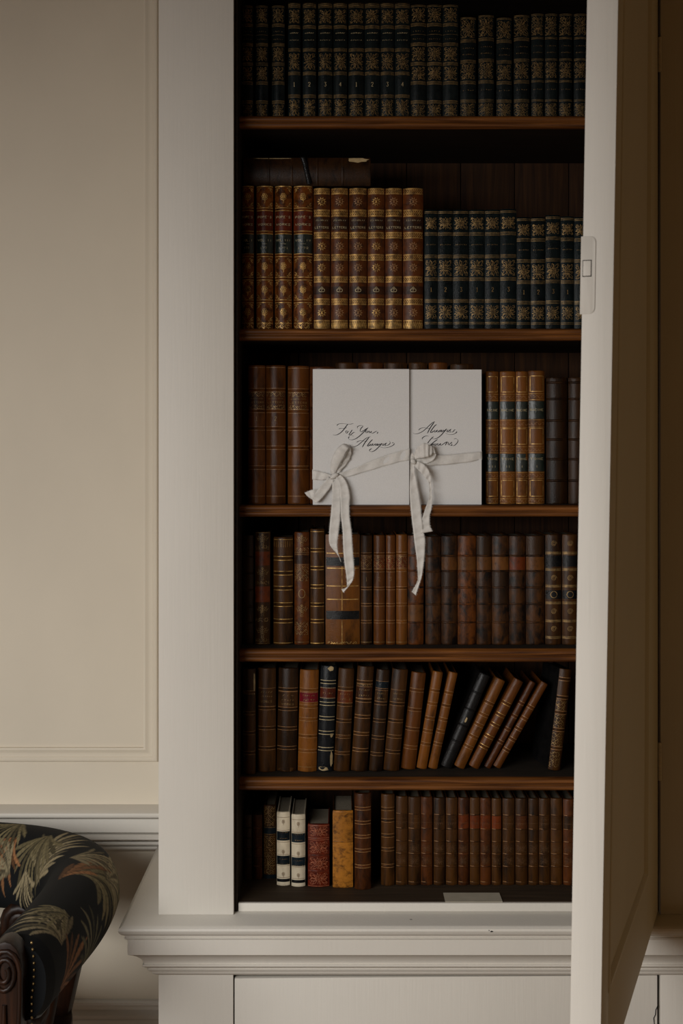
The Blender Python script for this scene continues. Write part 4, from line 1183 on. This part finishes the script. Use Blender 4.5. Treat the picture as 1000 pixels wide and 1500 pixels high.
RB1 = thing('silk_ribbon', (WX(490, CY), CY, WZ(698, CY)), 'cream silk ribbon with raised bow loop tied round the front booklet', 'ribbon', 'frayed silk ribbons')
strip('wrap', RB1, [(457.2, 688, 457.2, 702.5, .2), (464, 689.5, 464, 703, 1.2), (474, 692, 474, 703, 2.2), (485, 695.5, 485, 701.5, 3.4)], seed=3, curl=.0003)
strip('wrap', RB1, [(492, 693.5, 493, 700, 3.6), (504, 691, 506, 699, 2.6), (522, 684.5, 527, 693, 1.6), (545, 674.5, 548, 687, 1.2), (568, 666, 570, 680.5, 1.0), (586, 660.5, 588, 676, .9), (600, 656.8, 600, 674, .2)], seed=4, curl=.0008)
strip('bow_loop', RB1, [(485, 695, 491, 695, 4), (483.8, 684, 494.5, 686.5, 8), (487.5, 668, 502, 672.5, 13), (495, 655.5, 508, 661, 16), (503, 650.2, 512, 655.5, 13), (509.5, 652.5, 514, 660, 9), (508, 660, 514, 666, 5), (502, 672, 511.5, 674, 3.4), (495, 685, 505, 683, 3.2), (490, 694, 497, 692.5, 3.4)], seed=5, curl=.0016, fray=(True, True), n=7)
strip('bow_loop', RB1, [(481, 698, 489, 703.5, 5), (474, 707, 484, 713, 7), (464, 719, 475, 725, 8.5), (457.5, 727.5, 466, 734.5, 8), (456.5, 730.5, 462, 737, 6)], seed=6, curl=.0010)
strip('bow_loop', RB1, [(472, 716.2, 464, 731, 4.2), (463, 716.5, 459, 732, 5.4), (454, 718.5, 454.5, 730, 6), (446, 722, 449.5, 726.5, 6.2)], seed=7, curl=.0004)
strip('tail', RB1, [(486, 699, 496, 699, 5), (486.5, 712, 498, 712, 7), (486.5, 726, 498.8, 726, 8), (485.6, 740, 499, 740, 11.5), (484, 758.7, 498, 758.7, 13.5), (482.2, 777, 496, 777, 14), (482, 794, 493.6, 796, 14), (485.4, 802, 494.4, 806, 13), (491.5, 809, 495.6, 812.5, 12), (496.5, 816, 497.8, 818, 11.5), (499, 823, 499.6, 823.2, 11)], seed=8, curl=.0008, n=8)
strip('tail', RB1, [(489, 696.5, 497, 694.5, 5.5), (493.5, 702, 503, 700, 8), (497, 712, 508.5, 710, 10), (498, 726, 512, 726, 10.5), (499, 740, 511.2, 742, 12.5), (499.6, 758.7, 512, 760, 14.5), (501.7, 777, 514.6, 779, 15), (502.7, 803, 516.2, 804, 14.5), (504.4, 824, 517.8, 824, 14), (507, 842, 518.4, 839, 14), (508, 853, 516.5, 849.5, 13.5), (507.5, 860, 511, 858, 13), (500, 863.5, 502.5, 868, 12)], seed=9, curl=-.0012, n=8)
m = MB(); rx, ry, rz = RB1.location
kn = []
for i, (px, py, rw) in enumerate(((483.5, 701, .0008), (484.6, 699, .0024), (487, 697.8, .0034), (490, 696.8, .0036), (493, 696, .0028), (495.5, 695.4, .0010))):
    yy = CY - .0075
    kn.append([(WX(px, yy) - rx + .0006 * sin(a * 2), yy - ry - cos(a) * rw * .85, WZ(py, yy) - rz + sin(a) * rw * 1.15) for a in [2 * pi * k / 12 for k in range(12)]])
m.loft(kn); m.build('knot', SILK, RB1, smooth=1.2)

RB2 = thing('silk_ribbon', (WX(605, CY), CY, WZ(676, CY)), 'cream silk ribbon with drooping bow tied round the rear booklet', 'ribbon', 'frayed silk ribbons')
strip('wrap', RB2, [(608, 671, 609, 680.5, 4), (620, 669.5, 621, 682, 1.5), (638, 667, 639, 681.6, -3.2), (662, 665.6, 662, 679.8, -4.6), (686, 663.2, 686, 676.8, -5.0), (705.8, 661.4, 705.8, 673, -6)], seed=11, curl=.0005)
strip('bow_loop', RB2, [(605.5, 666, 606.5, 673.5, 5), (609.5, 657.5, 611, 671.5, 9), (615, 652, 618, 670.5, 13), (622, 648.8, 625, 669, 15), (628.5, 652, 629.5, 667.5, 13), (632.5, 654, 634.5, 663.5, 9.5), (635, 657, 638.5, 665.5, 6), (629, 665.5, 634.5, 673.5, 4), (620, 671, 624, 679, 3), (611, 674, 612, 680, 3)], seed=12, curl=.0012, n=7)
strip('bow_loop', RB2, [(603.8, 662.5, 606.5, 668, 5), (601.5, 667.5, 606.5, 671, 6), (601, 673, 606, 674.5, 5.5)], seed=13, curl=.0004)
strip('tail', RB2, [(606, 682.5, 607, 676, 6), (611, 687, 615, 677, 8.5), (617, 693, 624, 683.5, 10), (623, 700, 630, 695, 10.5), (627.6, 707, 631.4, 707, 10), (628.6, 716, 632, 718, 9.5), (627.8, 730, 632.8, 730, 9.5), (623.5, 743, 632, 744, 11.5), (618.8, 757.6, 629, 756, 14), (616.4, 769.6, 629.6, 770, 14.5), (616.4, 781.4, 633.6, 778.4, 14.5)], seed=14, curl=.0008, n=8)
strip('tail', RB2, [(601.8, 677, 606, 680, 6.5), (600.8, 700, 608, 696, 7), (600.2, 722, 612.4, 718, 7.5), (601.2, 742, 615.8, 740, 11.5), (603, 760, 617.2, 756, 14), (605.4, 780, 620, 779, 15), (606.4, 790, 622.2, 789, 15), (608.6, 806, 621.8, 806, 14.5), (610.6, 822, 620.6, 822, 14), (611.8, 842, 617.6, 843, 13.5), (611, 852, 614, 855, 13), (603, 867, 608.5, 872, 12)], seed=15, curl=-.001, n=8)
m = MB(); rx, ry, rz = RB2.location
kn = []
for i, (px, py, rw) in enumerate(((601, 675, .0008), (602.2, 675.3, .0028), (604.6, 675.8, .0037), (607, 676.6, .0034), (609, 677, .0010))):
    yy = CY - .0085
    kn.append([(WX(px, yy) - rx, yy - ry - cos(a) * rw * .8, WZ(py, yy) - rz + sin(a) * rw * 1.1) for a in [2 * pi * k / 12 for k in range(12)]])
m.loft(kn); m.build('knot', SILK, RB2, smooth=1.2)

# ------------------------------------------------------------------ card lying on the case floor
def fl(px, py):
    k = (ZC - (CASEFLOOR + .0006)) / ((py - HY) * .001)
    return ((px - 500) * .001 * k, (k - 1) * D)
q = [fl(652, 1321.2), fl(736, 1321.2), fl(731, 1308), fl(649, 1308)]
m = MB(); cx = sum(p[0] for p in q) / 4; cy = sum(p[1] for p in q) / 4
m.loft([[(p[0] - cx, p[1] - cy, -.0004) for p in q], [(p[0] - cx, p[1] - cy, .0004) for p in q]])
o = m.build('name_card', OLDPAPER, None, smooth=0)
o.location = (cx, cy, CASEFLOOR + .0006)
tag(o, 'small pale blank card lying flat before the books on the bottom shelf', 'card')
# ------------------------------------------------------------------ upholstered tub armchair
CX = -0.675
CH = thing('armchair', (CX, -.03, 0), 'tub armchair in black fabric with olive leaf pattern and carved wood arms', 'armchair')
CHI = Matrix.Translation((-CX, .03, 0))
def hpart(mb, name, mat, parent=None, **kw):
    o = mb.build(name, mat, None, **kw); o.parent = parent or CH; o.matrix_parent_inverse = CHI
    return o

def mat_fabric():
    m, nt, b = new_mat('black_leaf_patterned_fabric')
    at = nt.nodes.new('ShaderNodeAttribute'); at.attribute_name = 'pattern'
    v = coords(nt, (900, 900, 900))
    n1 = N(nt, 'ShaderNodeTexNoise', Scale=1.0, Detail=2.0); nt.links.new(v, n1.inputs['Vector'])
    mx = N(nt, 'ShaderNodeMix', data_type='RGBA', blend_type='MULTIPLY'); mx.inputs[0].default_value = .45
    nt.links.new(at.outputs['Color'], mx.inputs[6])
    col = ramp(nt, n1.outputs['Fac'], [(.3, (.55, .55, .55)), (.7, (1.25, 1.25, 1.25))])
    nt.links.new(col, mx.inputs[7]); nt.links.new(mx.outputs[2], b.inputs['Base Color'])
    b.inputs['Roughness'].default_value = .8; b.inputs['Specular IOR Level'].default_value = .18
    bump(nt, b, n1.outputs['Fac'], .3, .0005)
    return m
FABRIC = mat_fabric()
OLIVE, SAND, RUST, SAGE = (.17, .14, .072), (.25, .205, .12), (.25, .115, .048), (.15, .135, .075)
BASE = (.0040, .0048, .0056)

def feather_pattern(U, Vv, leaves):
    """colour of fabric points (U, V in metres): curled acanthus leaves made of tapering feathers"""
    C = np.tile(np.array(BASE), (len(U), 1))
    for (lu, lv, ang, ln, nf, spread, curl, col) in leaves:
        ln *= 1.38; nf = int(nf * 1.2)
        near = np.hypot(U - lu, Vv - lv) < ln * 1.35
        idx = np.nonzero(near)[0]
        if not len(idx): continue
        pu, pv = U[idx], Vv[idx]
        rr = random.Random(int(lu * 9000 + lv * 7000))
        for k in range(nf):
            t = k / (nf - 1) * 2 - 1 if nf > 1 else 0
            a = ang + t * spread
            L0 = ln * (1 - .35 * t * t) * rr.uniform(.85, 1.08)
            pts = []; x, y = lu, lv
            for q in range(9):
                pts.append((x, y)); x += cos(a) * L0 / 8; y += sin(a) * L0 / 8; a += (curl + t * .55) / 8
            cc = np.array(col) * rr.uniform(.65, 1.25)
            if k % 4 == 3: cc = np.array(col) * .38
            for q in range(8):
                (x0, y0), (x1, y1) = pts[q], pts[q + 1]
                dx, dy = x1 - x0, y1 - y0; l2 = dx * dx + dy * dy
                tt = np.clip(((pu - x0) * dx + (pv - y0) * dy) / l2, 0, 1)
                dd = np.hypot(pu - x0 - tt * dx, pv - y0 - tt * dy)
                s_ = (q + tt) / 8
                wd = ln * .034 * (0.35 + 1.25 * s_) * np.clip((1.02 - s_) * 4, 0, 1) * (1.0 if nf > 4 else 1.6)
                hit = dd < wd
                edge = np.where(dd > wd * .72, .55, 1.0)[:, None]
                C[idx[hit]] = (cc * edge)[hit]
    return C

def paint(o, U, Vv, leaves):
    C = feather_pattern(np.array(U), np.array(Vv), leaves)
    a = o.data.color_attributes.new('pattern', 'FLOAT_COLOR', 'POINT')
    buf = np.ones((len(o.data.vertices), 4)); buf[:, :3] = C[:len(buf)]
    a.data.foreach_set('color', buf.ravel())

half = [(-.408, -.285), (-.402, -.22), (-.393, -.13), (-.386, -.03), (-.392, .06), (-.425, .140), (-.49, .195), (-.58, .224), (CX, .231)]
path = half + [(2 * CX - x, y) for x, y in reversed(half[:-1])]
P = catmull([(x, y) for x, y in path], 56)
NP = len(P); NS = 144
rings = []; U = []; Vv = []; Lacc = 0
for i, (x, y) in enumerate(P):
    a = P[max(i - 1, 0)]; b = P[min(i + 1, NP - 1)]
    tx, ty = b[0] - a[0], b[1] - a[1]; l = math.hypot(tx, ty); tx /= l; ty /= l
    nx, ny = ty, -tx                      # outward of the horseshoe
    if i: Lacc += math.hypot(x - P[i - 1][0], y - P[i - 1][1])
    t = min(i, NP - 1 - i) / (NP / 2)
    fz = min(1, t * 2.6)
    ha = .044 + .012 * fz; hb = .054 + .008 * fz
    zc = .656 + .004 * (1 - fz)
    if t < .04: ha *= .90 + 2.5 * t; hb *= .90 + 2.5 * t
    ring = []
    for k in range(NS):
        ph = 2 * pi * k / NS
        c, s_ = cos(ph), sin(ph)
        ex = .86
        oc = math.copysign(abs(c) ** ex, c); os_ = math.copysign(abs(s_) ** ex, s_)
        off = ha * oc + .016 * fz * (os_ if os_ < 0 else os_ * .2)   # rolls outwards, tucked in below
        ring.append((x + nx * off, y + ny * off, zc + hb * os_))
        U.append(Lacc); Vv.append(.056 * (ph if ph < 1.5 * pi else ph - 2 * pi))
    rings.append(ring)
m = MB(); m.loft(rings)
pad = hpart(m, 'padded_rail', FABRIC, smooth=1.2)
pad['label'] = 'padded horseshoe rail in black leaf-patterned fabric'
LV = [  # (along, round, direction, length, feathers, spread, curl, colour)
 (.055, .030, .9, .075, 9, .75, .8, SAND), (.115, .052, 2.2, .055, 8, .8, .6, OLIVE), (.050, -.020, .3, .070, 8, .8, -.6, RUST), (.150, -.035, 1.2, .060, 7, .8, .4, SAGE),
 (.250, .085, -.9, .095, 11, .8, -.8, OLIVE), (.275, .045, -.5, .085, 10, .9, -.6, SAND), (.300, .010, -.6, .075, 9, .9, .5, OLIVE), (.235, .105, -.25, .075, 4, .22, -.7, RUST), (.340, .105, -1.9, .060, 8, .7, .5, SAND),
 (.435, .175, -1.75, .080, 12, .85, .2, SAND), (.475, .100, 1.7, .075, 11, .95, .3, OLIVE), (.485, .165, 1.7, .05, 8, .8, .3, SAND), (.535, .120, .9, .060, 8, .7, .9, RUST), (.530, .175, -.8, .055, 8, .7, .9, SAND), (.560, .075, 1.5, .06, 9, .8, -.5, OLIVE),
 (.620, .150, .3, .075, 10, .8, .5, OLIVE), (.700, .100, 2.4, .07, 9, .8, .5, SAND), (.780, .160, -.4, .07, 9, .8, .5, OLIVE), (.86, .10, .6, .07, 9, .8, .5, RUST), (.95, .06, 1.5, .07, 9, .8, .5, SAND), (1.05, .04, .8, .07, 9, .8, .5, OLIVE),
]
paint(pad, U, Vv, LV)

# piping along the lower outer seam
m = MB(); m.tube([rings[i][int(NS * .845)] for i in range(5, NP - 5, 8)], .0024, 6); hpart(m, 'piping', L['black'], smooth=1.2)

# carved wood fronts of the arms: volute over a moulded post
def arm_front(sx):
    xc = CX + sx * (-.414 - CX); y0 = -.288
    m = MB(); out = []
    prof = []
    for k in range(13):
        a = radians(-25 + 230 * k / 12); prof.append((cos(a) * .0225, .684 + sin(a) * .038))
    prof += [(-.018, .56), (-.015, .47), (.015, .47), (.018, .56)]
    m.loft([[(xc + px, y0 - .026, z) for px, z in prof], [(xc + px, y0 + .012, z) for px, z in prof]])
    o = hpart(m, 'arm_front', CHAIRWOOD, smooth=.6, bevel=.004)
    # raised spiral moulding
    pts = []; 
    for k in range(34):
        a = radians(-20 + 24 * k); r = .0195 * (1 - k / 44)
        pts.append((xc + cos(a) * r, y0 - .027, .684 + sin(a) * r * 1.55))
    m = MB(); m.tube([(xc + .014, y0 - .026, .49), (xc + .016, y0 - .027, .58), (xc + .019, y0 - .027, .65)] + pts[1:], .0034, 8)
    v = hpart(m, 'volute', CHAIRWOOD, smooth=1.2)
    m = MB(); m.tube([(xc, y0 - .026, .48), (xc, y0 - .028, .56), (xc, y0 - .027, .645)], [.003, .006, .003], 8); hpart(m, 'centre_reed', CHAIRWOOD, smooth=1.2)
    m = MB(); m.tube([(xc, y0 - .006, .475), (xc + sx * .002, y0 - .012, .40), (xc, y0 - .004, .30), (xc - sx * .004, y0 - .002, .12), (xc - sx * .004, y0 - .012, .012), (xc - sx * .004, y0 - .012, 0.0008)], [.024, .026, .021, .015, .017, .014], 14)
    hpart(m, 'front_leg', CHAIRWOOD, smooth=1.2)
    # brass nails along the edge of the cloth
    m = MB()
    for k in range(13):
        z = .712 - .0085 * k; xx = xc + sx * (.0275 + .003 * sin(min(1, k / 8) * pi))
        q = MB(); q.lathe([(.0002, 0), (.0022, .0004), (.0017, .0015), (.0003, .002)], 8)
        m.add([(xx + a * .7 - sx * 0, y0 - .001 - c, z + b) for a, b, c in q.v], q.f)
    n = hpart(m, 'nail_trim', BRASS, smooth=1.2); n['kind'] = 'stuff'
for sx in (1, -1): arm_front(sx if sx == 1 else -1)

# seat rail, cushion, legs and the carved brackets below the padded rail
def hoop(scale, z0, z1, wd, zmid=None):
    m = MB(); rings = []
    for i in range(0, NP, 10):
        x, y = P[i]; a = P[max(i - 1, 0)]; b = P[min(i + 1, NP - 1)]
        tx, ty = b[0] - a[0], b[1] - a[1]; l = math.hypot(tx, ty); nx, ny = ty / l, -tx / l
        xx, yy = CX + (x - CX) * scale, -.03 + (y + .03) * scale
        rings.append([(xx + nx * wd, yy + ny * wd, z0), (xx + nx * wd, yy + ny * wd, z1), (xx - nx * wd, yy - ny * wd, z1), (xx - nx * wd, yy - ny * wd, z0)])
    m.loft(rings); return m
hpart(hoop(.90, .425, .478, .016), 'seat_rail', CHAIRWOOD, smooth=.6, bevel=.003)
m = MB(); m.box(CX - .22, CX + .22, -.302, -.268, .425, .478); hpart(m, 'front_rail', CHAIRWOOD, bevel=.004)
# cushion
m = MB(); rings = []; U2 = []; V2 = []
NR = 60
out = []
for k in range(NR):
    a = 2 * pi * k / NR
    ex = .62; c, s_ = cos(a), sin(a)
    out.append((CX + math.copysign(abs(c) ** ex, c) * .228, -.055 + math.copysign(abs(s_) ** ex, s_) * .215))
for r, z in ((.3, .479), (.93, .479), (.99, .488), (1.0, .500), (.985, .513), (.95, .521), (.88, .527), (.78, .531), (.66, .534), (.54, .536), (.42, .5375), (.3, .5385), (.18, .539), (.06, .539)):
    rings.append([(CX + (x - CX) * r, -.055 + (y + .055) * r, z) for x, y in out])
    for (x, y) in out: U2.append((x - CX) * r); V2.append((y + .055) * r)
m.loft(rings)
cush = hpart(m, 'seat_cushion', FABRIC, smooth=1.2)
paint(cush, U2, V2, [(.10, .03, .4, .11, 10, .8, .5, OLIVE), (.15, -.08, .9, .09, 10, .8, -.5, SAND), (0, -.1, 1.5, .12, 12, .9, .3, OLIVE), (-.12, .05, 2.2, .1, 10, .8, .4, RUST), (.05, .12, -.4, .09, 9, .8, .4, SAND), (-.1, -.12, 3.0, .09, 9, .8, .4, OLIVE)])
for sx in (1, -1):
    X = lambda x: CX + sx * (x - CX)
    m = MB(); pts = [(X(-.402), .035, .618), (X(-.418), .055, .55), (X(-.440), .080, .46), (X(-.462), .110, .32), (X(-.478), .150, .12), (X(-.486), .180, .0008)]
    rings = []
    for i, (x, y, z) in enumerate(pts):
        w_ = (.026, .025, .024, .021, .017, .016)[i]
        rings.append([(x - w_, y - w_, z), (x + w_, y - w_, z), (x + w_, y + w_, z), (x - w_, y + w_, z)])
    m.loft(rings); hpart(m, 'back_leg', CHAIRWOOD, smooth=.6, bevel=.005)
    # scrolled bracket between seat and rail
    m = MB(); pts = []
    for k in range(22):
        a = radians(200 - 26 * k); r = .024 * (1 - k / 30); pts.append((X(-.505 + cos(a) * r), .150, .585 + sin(a) * r))
    m.tube([(X(-.56), .165, .475), (X(-.565), .165, .52), (X(-.545), .158, .56)] + pts, .011, 10)
    hpart(m, 'scroll_bracket', CHAIRWOOD, smooth=1.2)
    m = MB(); pts = []
    for k in range(20):
        a = radians(90 + 26 * k); r = .026 * (1 - k / 28); pts.append((X(-.425) + cos(a) * r * .5, -.11 + cos(a) * r, .555 + sin(a) * r))
    m.tube([(X(-.43), -.03, .48), (X(-.42), -.02, .54), (X(-.42), -.06, .585)] + pts, .011, 10)
    hpart(m, 'scroll_bracket', CHAIRWOOD, smooth=1.2)
